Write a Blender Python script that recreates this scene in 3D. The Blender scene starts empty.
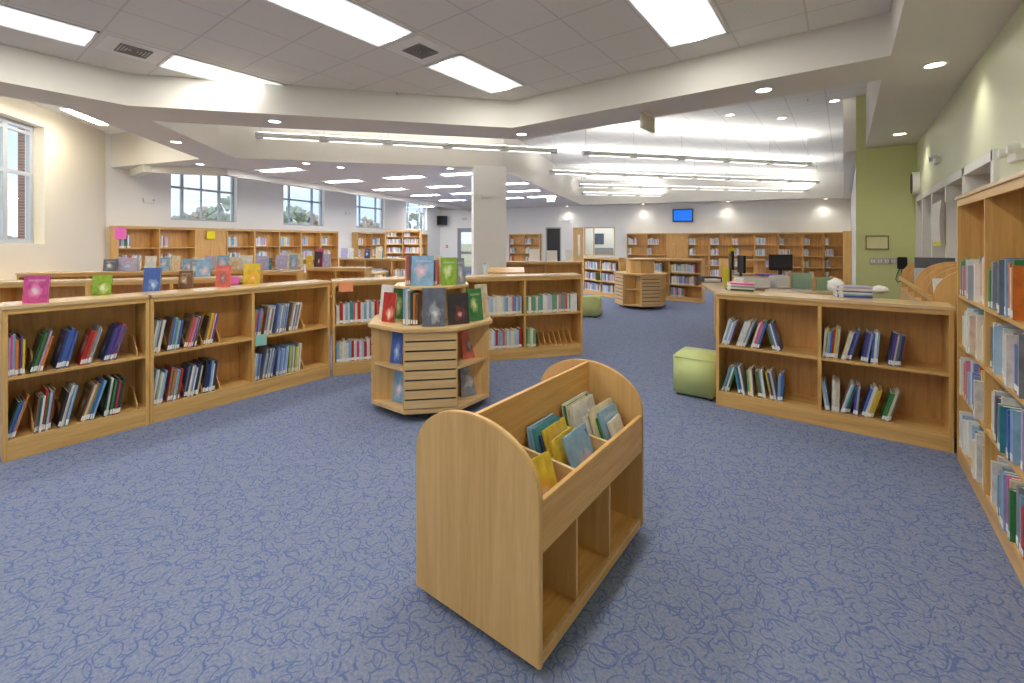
import bpy, bmesh, math, random
from mathutils import Vector, Matrix, geometry
random.seed(7)
C = bpy.context.scene.collection
PI = math.pi
rad = math.radians

# ------------------------------------------------------------------ measuring helpers
# photo: 1024x683, focal 444 px, horizon row 241, eye height 1.73 m, view turned 36.87 deg left of +Y
FPX, HOR, EYE = 444.0, 241.0, 1.73
def G(px, py, z=0.0):                      # point at height z seen at that photo pixel
    Z = FPX*(EYE-z)/(py-HOR); X = (px-512)/FPX*Z
    return Vector((X*.8-Z*.6, X*.6+Z*.8, z))
def CW(px, Z, z=0.0):                      # point at depth Z in photo column px
    X = (px-512)/FPX*Z
    return Vector((X*.8-Z*.6, X*.6+Z*.8, z))
def hz(py, Z): return EYE-(py-HOR)*Z/FPX   # height seen at photo row py at depth Z
def depth(p): return -p[0]*.6+p[1]*.8
def along(px, p, d):                       # distance s so that p+s*d lies in photo column px
    k = (px-512)/FPX
    a = (p[0]*.8+p[1]*.6)-k*(-p[0]*.6+p[1]*.8); b = (d[0]*.8+d[1]*.6)-k*(-d[0]*.6+d[1]*.8)
    return -a/b

# ------------------------------------------------------------------ materials
def lin(c):
    return tuple(((v/255)/12.92 if v/255 <= .04045 else ((v/255+.055)/1.055)**2.4) for v in c)
def new_mat(name):
    m = bpy.data.materials.new(name); m.use_nodes = True
    nt = m.node_tree; b = nt.nodes['Principled BSDF']
    return m, nt, b
def N(nt, t, **kw):
    n = nt.nodes.new(t)
    for k, v in kw.items():
        if k in n.inputs: n.inputs[k].default_value = v
        else: setattr(n, k, v)
    return n
_pl = {}
def plain(name, rgb, rough=.6, metal=0, var=.04, scale=6, spec=.5):
    if name in _pl: return _pl[name]
    m, nt, b = new_mat(name); c = lin(rgb)
    tc = N(nt, 'ShaderNodeTexCoord'); no = N(nt, 'ShaderNodeTexNoise', Scale=scale, Detail=3)
    nt.links.new(tc.outputs['Object'], no.inputs['Vector'])
    mx = N(nt, 'ShaderNodeMix', data_type='RGBA')
    mx.inputs['A'].default_value = (*[v*(1-var) for v in c], 1); mx.inputs['B'].default_value = (*[min(1, v*(1+var)) for v in c], 1)
    nt.links.new(no.outputs['Fac'], mx.inputs['Factor']); nt.links.new(mx.outputs['Result'], b.inputs['Base Color'])
    b.inputs['Roughness'].default_value = rough; b.inputs['Metallic'].default_value = metal
    b.inputs['Specular IOR Level'].default_value = spec
    _pl[name] = m; return m
def emit(name, rgb, s):
    if name in _pl: return _pl[name]
    m, nt, b = new_mat(name); c = lin(rgb)
    b.inputs['Base Color'].default_value = (.8, .8, .8, 1) if name != 'blue_screen' else (.01, .01, .02, 1)
    b.inputs['Emission Color'].default_value = (*c, 1); b.inputs['Emission Strength'].default_value = s
    _pl[name] = m; return m
def wood(name, c1, c2, axis='z', rough=.42, streak=1.0):
    m, nt, b = new_mat(name)
    tc = N(nt, 'ShaderNodeTexCoord'); mp = N(nt, 'ShaderNodeMapping')
    s = {'z': (14, 14, .9), 'x': (.9, 14, 14), 'y': (14, .9, 14)}[axis]
    mp.inputs['Scale'].default_value = s
    nt.links.new(tc.outputs['Object'], mp.inputs['Vector'])
    n1 = N(nt, 'ShaderNodeTexNoise', Scale=1.6, Detail=5, Roughness=.62, Distortion=.6)
    n2 = N(nt, 'ShaderNodeTexNoise', Scale=9, Detail=3, Roughness=.7)
    nt.links.new(mp.outputs['Vector'], n1.inputs['Vector']); nt.links.new(mp.outputs['Vector'], n2.inputs['Vector'])
    ad = N(nt, 'ShaderNodeMath', operation='MULTIPLY_ADD'); ad.inputs[1].default_value = .35*streak
    nt.links.new(n2.outputs['Fac'], ad.inputs[0]); nt.links.new(n1.outputs['Fac'], ad.inputs[2])
    rp = N(nt, 'ShaderNodeValToRGB')
    rp.color_ramp.elements[0].position = .42; rp.color_ramp.elements[0].color = (*lin(c2), 1)
    rp.color_ramp.elements[1].position = .85; rp.color_ramp.elements[1].color = (*lin(c1), 1)
    nt.links.new(ad.outputs[0], rp.inputs['Fac']); nt.links.new(rp.outputs['Color'], b.inputs['Base Color'])
    b.inputs['Roughness'].default_value = rough
    return m
OAKV = wood('oak_upright', (230, 186, 114), (198, 150, 80), 'z')
OAKH = wood('oak_lengthwise', (228, 186, 118), (196, 150, 84), 'x', rough=.35)
OAKB = wood('oak_back', (222, 172, 104), (188, 136, 72), 'z', streak=1.5)
OAKT = wood('oak_top', (232, 202, 156), (212, 176, 124), 'x', rough=.2)
MAPV = wood('maple_upright', (226, 186, 124), (206, 162, 100), 'z', rough=.45, streak=.7)
MAPY = wood('maple_lengthwise', (228, 184, 114), (200, 150, 80), 'y', rough=.4)
MAPX = wood('maple_edge', (228, 196, 144), (208, 170, 114), 'x', rough=.35)
WHITE = plain('white_paint', (240, 239, 234), .6, var=.015, scale=1)
SOFF = plain('soffit_paint', (224, 220, 211), .65, var=.01, scale=1)
CREAM = plain('cream_paint', (238, 230, 212), .6, var=.015, scale=1)
GREEN = plain('green_paint', (214, 220, 156), .5, var=.02, scale=1)
GREEN_SHEEN = plain('green_paint_with_sheen', (216, 221, 188), .45, var=.02, scale=1)  # same green paint, window sheen put into a paler colour
BLACK = plain('black_plastic', (28, 28, 30), .4, var=.1)
DARK = plain('dark_grey_plastic', (62, 64, 70), .4, var=.1)
STEEL = plain('brushed_steel', (176, 178, 180), .35, .8, var=.05)
ALU = plain('window_aluminium', (184, 190, 200), .4, 0, var=.03)
WPLAS = plain('white_plastic', (236, 236, 232), .35, var=.02)
PAPER = plain('paper_white', (240, 238, 230), .7, var=.04, scale=30)
VINYL = plain('green_vinyl', (202, 214, 142), .5, var=.05, scale=8)
BEIGE = plain('beige_blind', (206, 198, 184), .7, var=.03)

def tile_mat(name, rgb, line, ox, oy, sx, sy):
    m, nt, b = new_mat(name)
    tc = N(nt, 'ShaderNodeTexCoord'); sp = N(nt, 'ShaderNodeSeparateXYZ'); nt.links.new(tc.outputs['Object'], sp.inputs[0])
    outs = []
    for ch, o, s in (('X', ox, sx), ('Y', oy, sy)):
        a = N(nt, 'ShaderNodeMath', operation='SUBTRACT'); a.inputs[1].default_value = o; nt.links.new(sp.outputs[ch], a.inputs[0])
        d = N(nt, 'ShaderNodeMath', operation='DIVIDE'); d.inputs[1].default_value = s; nt.links.new(a.outputs[0], d.inputs[0])
        p = N(nt, 'ShaderNodeMath', operation='PINGPONG'); p.inputs[1].default_value = .5; nt.links.new(d.outputs[0], p.inputs[0])
        q = N(nt, 'ShaderNodeMath', operation='LESS_THAN'); q.inputs[1].default_value = .009/s; nt.links.new(p.outputs[0], q.inputs[0]); outs.append(q)
    mxx = N(nt, 'ShaderNodeMath', operation='MAXIMUM'); nt.links.new(outs[0].outputs[0], mxx.inputs[0]); nt.links.new(outs[1].outputs[0], mxx.inputs[1])
    no = N(nt, 'ShaderNodeTexNoise', Scale=60, Detail=2); nt.links.new(tc.outputs['Object'], no.inputs['Vector'])
    base = N(nt, 'ShaderNodeMix', data_type='RGBA'); c = lin(rgb)
    base.inputs['A'].default_value = (*[v*.95 for v in c], 1); base.inputs['B'].default_value = (*[v*1.05 for v in c], 1)
    nt.links.new(no.outputs['Fac'], base.inputs['Factor'])
    mx = N(nt, 'ShaderNodeMix', data_type='RGBA'); mx.inputs['B'].default_value = (*lin(line), 1)
    nt.links.new(base.outputs['Result'], mx.inputs['A']); nt.links.new(mxx.outputs[0], mx.inputs['Factor'])
    nt.links.new(mx.outputs['Result'], b.inputs['Base Color']); b.inputs['Roughness'].default_value = .85
    return m
TILE = tile_mat('ceiling_tiles', (228, 226, 220), (208, 206, 200), -4.20, 5.10, .65, .66)
TILE2 = tile_mat('cove_tiles', (228, 227, 222), (205, 204, 200), -4.20, 5.10, .65, .66)

def carpet():
    m, nt, b = new_mat('blue_scroll_carpet'); L = nt.links.new
    tc = N(nt, 'ShaderNodeTexCoord')
    def contour(scale, off, width, dist):
        mp = N(nt, 'ShaderNodeMapping'); mp.inputs['Location'].default_value = (off, off*.7, 0); L(tc.outputs['Object'], mp.inputs['Vector'])
        n = N(nt, 'ShaderNodeTexNoise', Scale=scale, Detail=0, Distortion=dist); L(mp.outputs['Vector'], n.inputs['Vector'])
        s = N(nt, 'ShaderNodeMath', operation='SUBTRACT'); s.inputs[1].default_value = .5; L(n.outputs['Fac'], s.inputs[0])
        a = N(nt, 'ShaderNodeMath', operation='ABSOLUTE'); L(s.outputs[0], a.inputs[0])
        r = N(nt, 'ShaderNodeMapRange'); r.inputs['From Min'].default_value = width; r.inputs['From Max'].default_value = width*.25
        L(a.outputs[0], r.inputs['Value']); return r.outputs['Result']
    wob = N(nt, 'ShaderNodeTexNoise', Scale=5, Detail=1); L(tc.outputs['Object'], wob.inputs['Vector'])
    wv = N(nt, 'ShaderNodeVectorMath', operation='MULTIPLY_ADD'); wv.inputs[1].default_value = (.11, .11, 0); L(wob.outputs['Color'], wv.inputs[0]); L(tc.outputs['Object'], wv.inputs[2])
    def ring(scale, off, rad_, width):
        mp = N(nt, 'ShaderNodeMapping'); mp.inputs['Location'].default_value = (off, off*.7, 0); mp.inputs['Scale'].default_value = (1, 1, 0); L(wv.outputs[0], mp.inputs['Vector'])
        v = N(nt, 'ShaderNodeTexVoronoi', Scale=scale, voronoi_dimensions='2D'); L(mp.outputs['Vector'], v.inputs['Vector'])
        s_ = N(nt, 'ShaderNodeMath', operation='SUBTRACT'); s_.inputs[1].default_value = rad_; L(v.outputs['Distance'], s_.inputs[0])
        q = N(nt, 'ShaderNodeMath', operation='ABSOLUTE'); L(s_.outputs[0], q.inputs[0])
        r = N(nt, 'ShaderNodeMapRange'); r.inputs['From Min'].default_value = width; r.inputs['From Max'].default_value = width*.3
        L(q.outputs[0], r.inputs['Value']); return r.outputs['Result']
    a = ring(8.5, 3.1, .44, .044); c = ring(10, 11.7, .48, .05); d = ring(12.5, 23.3, .38, .055)
    def mk(scale, off, lo, hi):
        mp = N(nt, 'ShaderNodeMapping'); mp.inputs['Location'].default_value = (off, off, 0); L(tc.outputs['Object'], mp.inputs['Vector'])
        n = N(nt, 'ShaderNodeTexNoise', Scale=scale, Detail=1); L(mp.outputs['Vector'], n.inputs['Vector'])
        r = N(nt, 'ShaderNodeMapRange'); r.inputs['From Min'].default_value = lo; r.inputs['From Max'].default_value = hi; L(n.outputs['Fac'], r.inputs['Value']); return r.outputs['Result']
    def mul(x, y):
        q = N(nt, 'ShaderNodeMath', operation='MULTIPLY'); L(x, q.inputs[0]); L(y, q.inputs[1]); return q.outputs[0]
    def mxm(x, y):
        q = N(nt, 'ShaderNodeMath', operation='MAXIMUM'); L(x, q.inputs[0]); L(y, q.inputs[1]); return q.outputs[0]
    lines = mxm(mxm(mul(a, mk(13, 5, .43, .50)), mul(c, mk(13, 9, .44, .51))), mul(d, mk(12, 31, .45, .52)))
    sc = N(nt, 'ShaderNodeMath', operation='MULTIPLY'); sc.inputs[1].default_value = .6; L(lines, sc.inputs[0])
    fine = N(nt, 'ShaderNodeTexNoise', Scale=240, Detail=2, Roughness=.8); L(tc.outputs['Object'], fine.inputs['Vector'])
    med = N(nt, 'ShaderNodeTexNoise', Scale=70, Detail=3); L(tc.outputs['Object'], med.inputs['Vector'])
    rp = N(nt, 'ShaderNodeValToRGB'); e = rp.color_ramp.elements
    e[0].position = .38; e[0].color = (*lin((106, 122, 160)), 1); e[1].position = .62; e[1].color = (*lin((146, 150, 164)), 1)
    av = N(nt, 'ShaderNodeMath', operation='MULTIPLY_ADD'); av.inputs[1].default_value = .5
    h = N(nt, 'ShaderNodeMath', operation='MULTIPLY'); h.inputs[1].default_value = .5
    L(med.outputs['Fac'], h.inputs[0]); L(fine.outputs['Fac'], av.inputs[0]); L(h.outputs[0], av.inputs[2]); L(av.outputs[0], rp.inputs['Fac'])
    mx = N(nt, 'ShaderNodeMix', data_type='RGBA'); mx.inputs['B'].default_value = (*lin((62, 86, 152)), 1)
    L(rp.outputs['Color'], mx.inputs['A']); L(sc.outputs[0], mx.inputs['Factor']); L(mx.outputs['Result'], b.inputs['Base Color'])
    b.inputs['Roughness'].default_value = .95; b.inputs['Specular IOR Level'].default_value = .15
    bp = N(nt, 'ShaderNodeBump', Strength=.25, Distance=.004); L(fine.outputs['Fac'], bp.inputs['Height']); L(bp.outputs[0], b.inputs['Normal'])
    return m
CARPET = carpet()

PAL = {'red': (198, 52, 48), 'blue': (80, 112, 190), 'light blue': (146, 188, 222), 'white': (238, 236, 228), 'green': (70, 142, 84),
       'dark green': (44, 84, 60), 'yellow': (238, 206, 72), 'orange': (228, 132, 60), 'pink': (226, 90, 160), 'purple': (110, 78, 156),
       'black': (60, 58, 64), 'grey': (150, 156, 166), 'cream': (232, 220, 186), 'brown': (136, 100, 72), 'teal': (70, 148, 156),
       'lime': (150, 192, 66), 'navy': (54, 70, 126), 'salmon': (226, 112, 98), 'lilac': (196, 188, 220), 'slate': (112, 118, 134), 'magenta': (214, 62, 140)}
ACC = {'red': (250, 226, 190), 'blue': (170, 200, 236), 'light blue': (250, 180, 190), 'white': (150, 180, 214), 'green': (232, 224, 130), 'dark green': (206, 200, 150),
       'yellow': (232, 150, 60), 'orange': (255, 236, 180), 'pink': (250, 190, 220), 'purple': (220, 190, 90), 'black': (170, 60, 60), 'grey': (226, 226, 220),
       'cream': (190, 130, 90), 'brown': (214, 190, 150), 'teal': (240, 226, 140), 'lime': (240, 240, 200), 'navy': (120, 170, 220), 'salmon': (90, 100, 110),
       'lilac': (130, 150, 200), 'slate': (200, 204, 210), 'magenta': (240, 130, 180)}
_cov = {}
def cover(col, art=True):
    key = (col, art)
    if key in _cov: return _cov[key]
    m, nt, b = new_mat(('cover_art_' if art else 'cover_spine_')+col.replace(' ', '_')); L = nt.links.new
    tc = N(nt, 'ShaderNodeTexCoord'); oi = N(nt, 'ShaderNodeObjectInfo')
    ml = N(nt, 'ShaderNodeMath', operation='MULTIPLY'); ml.inputs[1].default_value = 40; L(oi.outputs['Random'], ml.inputs[0])
    ad = N(nt, 'ShaderNodeVectorMath', operation='ADD'); L(tc.outputs['Object'], ad.inputs[0]); L(ml.outputs[0], ad.inputs[1])
    sp = N(nt, 'ShaderNodeSeparateXYZ'); L(tc.outputs['Object'], sp.inputs[0])
    def mth(op, x, y=None, z=None, clamp=False):
        q = N(nt, 'ShaderNodeMath', operation=op); q.use_clamp = clamp
        for i_, v_ in enumerate((x, y, z)):
            if v_ is None: continue
            if isinstance(v_, (int, float)): q.inputs[i_].default_value = v_
            else: L(v_, q.inputs[i_])
        return q.outputs[0]
    Y, Z_, R_ = sp.outputs['Y'], sp.outputs['Z'], oi.outputs['Random']
    no = N(nt, 'ShaderNodeTexNoise', Scale=4.5, Detail=3); L(ad.outputs[0], no.inputs['Vector'])
    cz = mth('MULTIPLY_ADD', R_, .25, .28); cy = mth('MULTIPLY_ADD', R_, -.2, .6)
    dy = mth('SUBTRACT', Y, cy); dz = mth('SUBTRACT', Z_, cz)
    dist = mth('SQRT', mth('ADD', mth('MULTIPLY', dy, dy), mth('MULTIPLY', dz, dz)))
    dist = mth('ADD', dist, mth('MULTIPLY_ADD', no.outputs['Fac'], .5, -.25))
    m1 = mth('MULTIPLY_ADD', dist, -9, 2.7, clamp=True); m2 = mth('MULTIPLY_ADD', dist, -9, 1.3, clamp=True)
    tz = mth('ABSOLUTE', mth('SUBTRACT', Z_, .82)); ty = mth('ABSOLUTE', mth('SUBTRACT', Y, .52))
    tb = mth('MULTIPLY', mth('LESS_THAN', tz, .035), mth('LESS_THAN', ty, .34)); tb = mth('MULTIPLY', mth('MULTIPLY', tb, mth('GREATER_THAN', R_, .45)), .3)
    cl_ = PAL[col]; a_ = ACC[col]; w_ = tuple(int(.35*x+.65*236) for x in a_); am = tuple(int(.5*x+.5*y) for x, y in zip(cl_, a_))
    def mixc(x, y, f):
        q = N(nt, 'ShaderNodeMix', data_type='RGBA')
        for k_, v_ in (('A', x), ('B', y)):
            if isinstance(v_, tuple): q.inputs[k_].default_value = (*lin(v_), 1)
            else: L(v_, q.inputs[k_])
        L(f, q.inputs['Factor']); return q.outputs['Result']
    base = mixc(cl_, tuple(int(.8*x) for x in cl_), mth('MULTIPLY_ADD', no.outputs['Fac'], 2.0, -.6, clamp=True))
    o1 = mixc(base, am, m1); o2 = mixc(o1, w_, m2); o3 = mixc(o2, w_, tb)
    L(o3, b.inputs['Base Color'])
    b.inputs['Roughness'].default_value = .35
    _cov[key] = m; return m

# ------------------------------------------------------------------ mesh helpers
class MB:
    def __init__(s): s.v = []; s.f = []; s.mi = []
    def poly(s, vs, fs, m=0):
        o = len(s.v); s.v += [tuple(v) for v in vs]; s.f += [tuple(i+o for i in f) for f in fs]; s.mi += [m]*len(fs); return s
    def box(s, x0, x1, y0, y1, z0, z1, m=0, M=None):
        vs = [Vector((x, y, z)) for z in (z0, z1) for y in (y0, y1) for x in (x0, x1)]
        if M is not None: vs = [M @ v for v in vs]
        return s.poly(vs, [(0, 2, 3, 1), (4, 5, 7, 6), (0, 1, 5, 4), (2, 6, 7, 3), (0, 4, 6, 2), (1, 3, 7, 5)], m)
    def prism(s, pts, h0, h1, plane='xy', m=0, M=None):   # outline pts extruded along the third axis
        def mk(a, b, h): return {'xy': (a, b, h), 'xz': (a, h, b), 'yz': (h, a, b)}[plane]
        n = len(pts); vs = [Vector(mk(a, b, h0)) for a, b in pts]+[Vector(mk(a, b, h1)) for a, b in pts]
        if M is not None: vs = [M @ v for v in vs]
        return s.poly(vs, [tuple(range(n))[::-1], tuple(range(n, 2*n))]+[(i, (i+1) % n, n+(i+1) % n, n+i) for i in range(n)], m)
    def cyl(s, p0, p1, r, n=12, r2=None, m=0):
        p0 = Vector(p0); p1 = Vector(p1); r2 = r if r2 is None else r2; d = (p1-p0).normalized()
        a = d.orthogonal().normalized(); b = d.cross(a)
        vs = [p0+(a*math.cos(2*PI*i/n)+b*math.sin(2*PI*i/n))*r for i in range(n)]+[p1+(a*math.cos(2*PI*i/n)+b*math.sin(2*PI*i/n))*r2 for i in range(n)]
        return s.poly(vs, [tuple(range(n))[::-1], tuple(range(n, 2*n))]+[(i, (i+1) % n, n+(i+1) % n, n+i) for i in range(n)], m)
    def tube(s, pts, r, n=6, m=0):
        for a, b in zip(pts, pts[1:]): s.cyl(a, b, r, n, m=m)
        return s
    def mesh(s, name, mats, bevel=0):
        me = bpy.data.meshes.new(name); me.from_pydata(s.v, [], s.f)
        mats = mats if isinstance(mats, (list, tuple)) else [mats]
        for m in mats: me.materials.append(m)
        me.polygons.foreach_set('material_index', s.mi)
        bm = bmesh.new(); bm.from_mesh(me); bmesh.ops.recalc_face_normals(bm, faces=bm.faces)
        if bevel: bmesh.ops.bevel(bm, geom=bm.edges[:], offset=bevel, segments=2, affect='EDGES', clamp_overlap=True)
        bm.to_mesh(me); bm.free(); return me
    def build(s, name, mats, parent=None, bevel=0, smooth=False):
        o = bpy.data.objects.new(name, s.mesh(name, mats, bevel)); C.objects.link(o)
        if parent is not None: o.parent = parent
        if smooth:
            for p in o.data.polygons: p.use_smooth = True
        return o
def box(name, x0, x1, y0, y1, z0, z1, mat, parent=None, bevel=0):
    return MB().box(x0, x1, y0, y1, z0, z1).build(name, mat, parent, bevel)
def tag(o, label=None, cat=None, group=None, kind=None):
    if label: o['label'] = label
    if cat: o['category'] = cat
    if group: o['group'] = group
    if kind: o['kind'] = kind
    return o
def empty(name, loc=(0, 0, 0), rz=0, label=None, cat=None, group=None):
    o = bpy.data.objects.new(name, None); C.objects.link(o); o.empty_display_size = .1
    o.location = loc; o.rotation_euler = (0, 0, rz)
    return tag(o, label, cat, group)
def copy_tree(o, parent=None):
    c = o.copy(); C.objects.link(c)
    if parent is not None: c.parent = parent
    for ch in [x for x in C.objects if x.parent == o]: copy_tree(ch, c)
    return c
def struct(o, label=None):
    o['kind'] = 'structure'
    if label: o['label'] = label
    return o
def MR(loc, rz=0): return Matrix.Translation(Vector(loc)) @ Matrix.Rotation(rz, 4, 'Z')
ORD = ['first', 'second', 'third', 'fourth', 'fifth', 'sixth', 'seventh', 'eighth', 'ninth', 'tenth', 'eleventh', 'twelfth', 'thirteenth', 'fourteenth', 'fifteenth',
       'sixteenth', 'seventeenth', 'eighteenth', 'nineteenth', 'twentieth'] + ['twenty-'+w for w in ('first', 'second', 'third', 'fourth', 'fifth', 'sixth', 'seventh', 'eighth', 'ninth')] + ['thirtieth'] + ['thirty-'+w for w in ('first', 'second', 'third', 'fourth', 'fifth', 'sixth', 'seventh', 'eighth', 'ninth')] + ['fortieth'] + ['forty-'+w for w in ('first', 'second', 'third', 'fourth', 'fifth')]

# ------------------------------------------------------------------ the setting
GA = rad(16.3); gd = Vector((math.cos(GA), math.sin(GA), 0)); ge = Vector((-math.sin(GA), math.cos(GA), 0))
W0 = Vector((-14.11, 2.63, 0))                 # window wall starts here, runs along ge
F0 = Vector((-8.43, 20.49, 0))+ge*.36          # a point of the far wall, which runs along gd
tF = (F0-W0).dot(ge); WF = W0+ge*tF            # corner window wall / far wall
sR = (.2-F0.x)/gd.x; FR = F0+gd*sR             # corner far wall / side wall
PC = Vector((-13.95, 2.62, 0)); cd = Vector((.80, -.60, 0)).normalized()
PE = PC+cd*6.2

def wall(name, p, d, length, h, mat, openings=(), thick=.2, side=1, z0=0, label=None, mats=None):
    """wall from p along d; thickness grows to the left of d (side=1) or right (-1)."""
    mb = MB(); n = Vector((-d.y, d.x, 0))*side
    M = Matrix(((d.x, n.x, 0, p.x), (d.y, n.y, 0, p.y), (0, 0, 1, 0), (0, 0, 0, 1)))
    xs = sorted({0, length, *[v for o in openings for v in o[:2]]})
    for a, b in zip(xs, xs[1:]):
        mid = (a+b)/2; cuts = sorted([o[2:] for o in openings if o[0] < mid < o[1]]); z = z0
        for za, zb in cuts:
            if za > z: mb.box(a, b, 0, thick, z, za, M=M)
            z = zb
        mb.box(a, b, 0, thick, z, h, M=M)
    o = mb.build(name, mats or mat); struct(o, label); return o, M
def window(name, M, x0, x1, z0, z1, xs, zs, label, glass=True, fr=.05, y=.09, mat=None):
    mb = MB(); mat = mat or ALU
    mb.box(x0, x0+fr, y-.03, y+.03, z0, z1).box(x1-fr, x1, y-.03, y+.03, z0, z1).box(x0, x1, y-.035, y+.035, z0, z0+fr).box(x0, x1, y-.035, y+.035, z1-fr, z1)
    for x, w in xs: mb.box(x-w/2, x+w/2, y-.028, y+.028, z0, z1)
    for z, w in zs: mb.box(x0, x1, y-.03, y+.03, z-w/2, z+w/2)
    o = mb.build(name, mat); o.matrix_world = M; struct(o, label)
    if glass:
        g = box('glass', x0+fr, x1-fr, y-.004, y+.004, z0+fr, z1-fr, GLASS, o)
    return o
gm, gnt, gb = new_mat('window_glass')
gb.inputs['Base Color'].default_value = (.98, .99, 1, 1); gb.inputs['Roughness'].default_value = 0
gt = N(gnt, 'ShaderNodeBsdfTransparent'); gg = N(gnt, 'ShaderNodeBsdfGlossy', Roughness=.02); gx = N(gnt, 'ShaderNodeMixShader'); gx.inputs[0].default_value = .045
gt.inputs[0].default_value = (.95, .97, .98, 1)
gnt.links.new(gt.outputs[0], gx.inputs[1]); gnt.links.new(gg.outputs[0], gx.inputs[2]); gnt.links.new(gx.outputs[0], gnt.nodes['Material Output'].inputs[0])
GLASS = gm

TOPZ = 4.6
FL = [(-9.3, -6.6), (1.6, -6.6), (1.6, 11.2), (.35, 11.3), (.35, FR.y+2.5), tuple((FR+ge*3)[:2]), tuple((WF+ge*3-gd*.2)[:2]), tuple((WF-gd*.25)[:2]), tuple((W0-gd*.25)[:2]), tuple((PC-Vector((.2, .2, 0)))[:2]), tuple((PE-Vector((.2, .2, 0)))[:2])]
floor = MB().poly([(x, y, 0) for x, y in FL], [tuple(range(len(FL)))]).build('floor', CARPET); struct(floor, 'blue scroll-patterned carpet')
# window wall (left far wing)
WW = [(171, 237, 219.7, 171, 3), (283.5, 324.5, 224.8, 186, 1), (356.5, 385, 227.6, 196, 1), (406.5, 427, 229.2, 202.5, 1)]
ops = []
for a, b, sy, ty, k in WW:
    s0 = along(a, W0, ge); s1 = along(b, W0, ge); ops.append((s0, s1, hz(sy, depth(W0+ge*s0)), 3.98))
wo, MWW = wall('wall_left', W0, ge, tF, TOPZ, WHITE, ops, thick=.3, side=1)
for i, (s0, s1, z0, z1) in enumerate(ops):
    w = s1-s0; zr = z0+(3.72-z0)*.64
    if i == 0: xs = [(s0+w*.2, .07), (s0+w*.48, .03), (s0+w*.76, .07)]
    else: xs = [(s0+w*.2, .06), (s0+w*.75, .07)]
    window('window_%d' % (i+1), MWW, s0, s1, z0, z1, xs, [(zr, .06)], ['four-light', 'three-light', 'three-light', 'three-light'][i]+' grey framed window', y=.17)
# cream wall with the big near window
t0 = along(44.6, PC, cd); zsill = 1.68
cop = [(t0, t0+2.6, zsill, 3.93)]
wo, MC = wall('wall_cream', PC, cd, 6.2, TOPZ, CREAM, cop, thick=.3, side=-1)
tw = [along(v, PC, cd) for v in (17.5, 0)]
window('window_5', MC, t0, t0+2.6, zsill, 3.93, [(tw[0], .10), (t0+1.75, .1)], [(zsill+(3.93-zsill)*.585, .07), (zsill+(3.93-zsill)*.93, .05)], 'tall grey framed window in cream wall', fr=.09, y=.2)
# brick return outside the big window
BR, bnt, bb = new_mat('brown_brick'); bt = N(bnt, 'ShaderNodeTexBrick', Scale=4.5); bt.inputs['Color1'].default_value = (*lin((150, 110, 100)), 1); bt.inputs['Color2'].default_value = (*lin((122, 84, 78)), 1); bt.inputs['Mortar'].default_value = (*lin((170, 160, 150)), 1)
btc = N(bnt, 'ShaderNodeTexCoord'); bmp = N(bnt, 'ShaderNodeMapping'); bmp.inputs['Rotation'].default_value = (PI/2, 0, 0); bnt.links.new(btc.outputs['Object'], bmp.inputs[0]); bnt.links.new(bmp.outputs[0], bt.inputs['Vector']); bnt.links.new(bt.outputs['Color'], bb.inputs['Base Color'])
bk = MB().box(t0-.5, t0-.02, .3, .42, .0, 4.6).build('wall_brick', BR); bk.matrix_world = MC; struct(bk)
wall('wall_back_left', PE, (Vector((-9.3, -6.5, 0))-PE).normalized(), (Vector((-9.3, -6.5, 0))-PE).length, TOPZ, CREAM, side=-1)
wall('wall_rear', Vector((-9.4, -6.5, 0)), Vector((1, 0, 0)), 10.6, TOPZ, WHITE, side=-1)
# right wall with the glazed opening
RX = 1.05
yo = [along(v, (RX, 0), (0, 1)) for v in (997, 967, 948.7, 934.6, 924.6, 918.3)]
ropen = [(yo[0]+6.5, yo[-1]+6.5, .0, 2.48)]
wo, MRW = wall('wall_right', Vector((RX, -6.5, 0)), Vector((0, 1, 0)), 17.4, TOPZ, GREEN_SHEEN, ropen, thick=.2, side=-1)
wall('wall_green', Vector((.17, 10.9, 0)), Vector((1, 0, 0)), .88, TOPZ, GREEN, thick=.2, side=1)
wall('wall_side', Vector((.2, 11.1, 0)), Vector((0, 1, 0)), FR.y-11.1+.3, TOPZ, WHITE, thick=.2, side=-1)
# far wall: door, dark doorway, office door and window
def fs(px): return along(px, WF, gd)
L_far = (FR-WF).length+.3
dops = [(fs(457.5), fs(474.5), 0, 2.45), (fs(545.7), fs(561.2), 0, 2.44), (fs(573), fs(583.2), 0, 2.42), (fs(583.9), fs(614.8), 1.0, 2.42)]
wo, MF = wall('wall_far', WF, gd, L_far, TOPZ, WHITE, dops, thick=.2, side=1)
DOORP = plain('grey_door_paint', (158, 162, 168), .5)
s0, s1 = dops[0][:2]
d = MB().box(s0, s0+.06, -.01, .1, 0, 2.45).box(s1-.06, s1, -.01, .1, 0, 2.45).box(s0, s1, -.01, .1, 2.39, 2.45).box(s0+.06, s0+.2, .02, .07, 0, 2.39).box(s1-.2, s1-.06, .02, .07, 0, 2.39).box(s0+.06, s1-.06, .02, .07, 0, .3).box(s0+.06, s1-.06, .02, .07, 2.22, 2.39).box(s0+.06, s1-.06, .02, .07, 1.02, 1.14).build('door_1', DOORP)
d.matrix_world = MF; struct(d, 'grey framed glass exit door'); box('glass', s0+.2, s1-.2, .04, .05, .3, 2.2, GLASS, d); box('push_bar', s0+.12, s1-.12, -.03, .0, 1.0, 1.06, STEEL, d)
s0, s1 = dops[1][:2]
d = MB().box(s0, s0+.06, -.01, .12, 0, 2.44).box(s1-.06, s1, -.01, .12, 0, 2.44).box(s0, s1, -.01, .12, 2.38, 2.44).build('door_2', plain('grey_trim', (176, 176, 172)))
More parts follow.
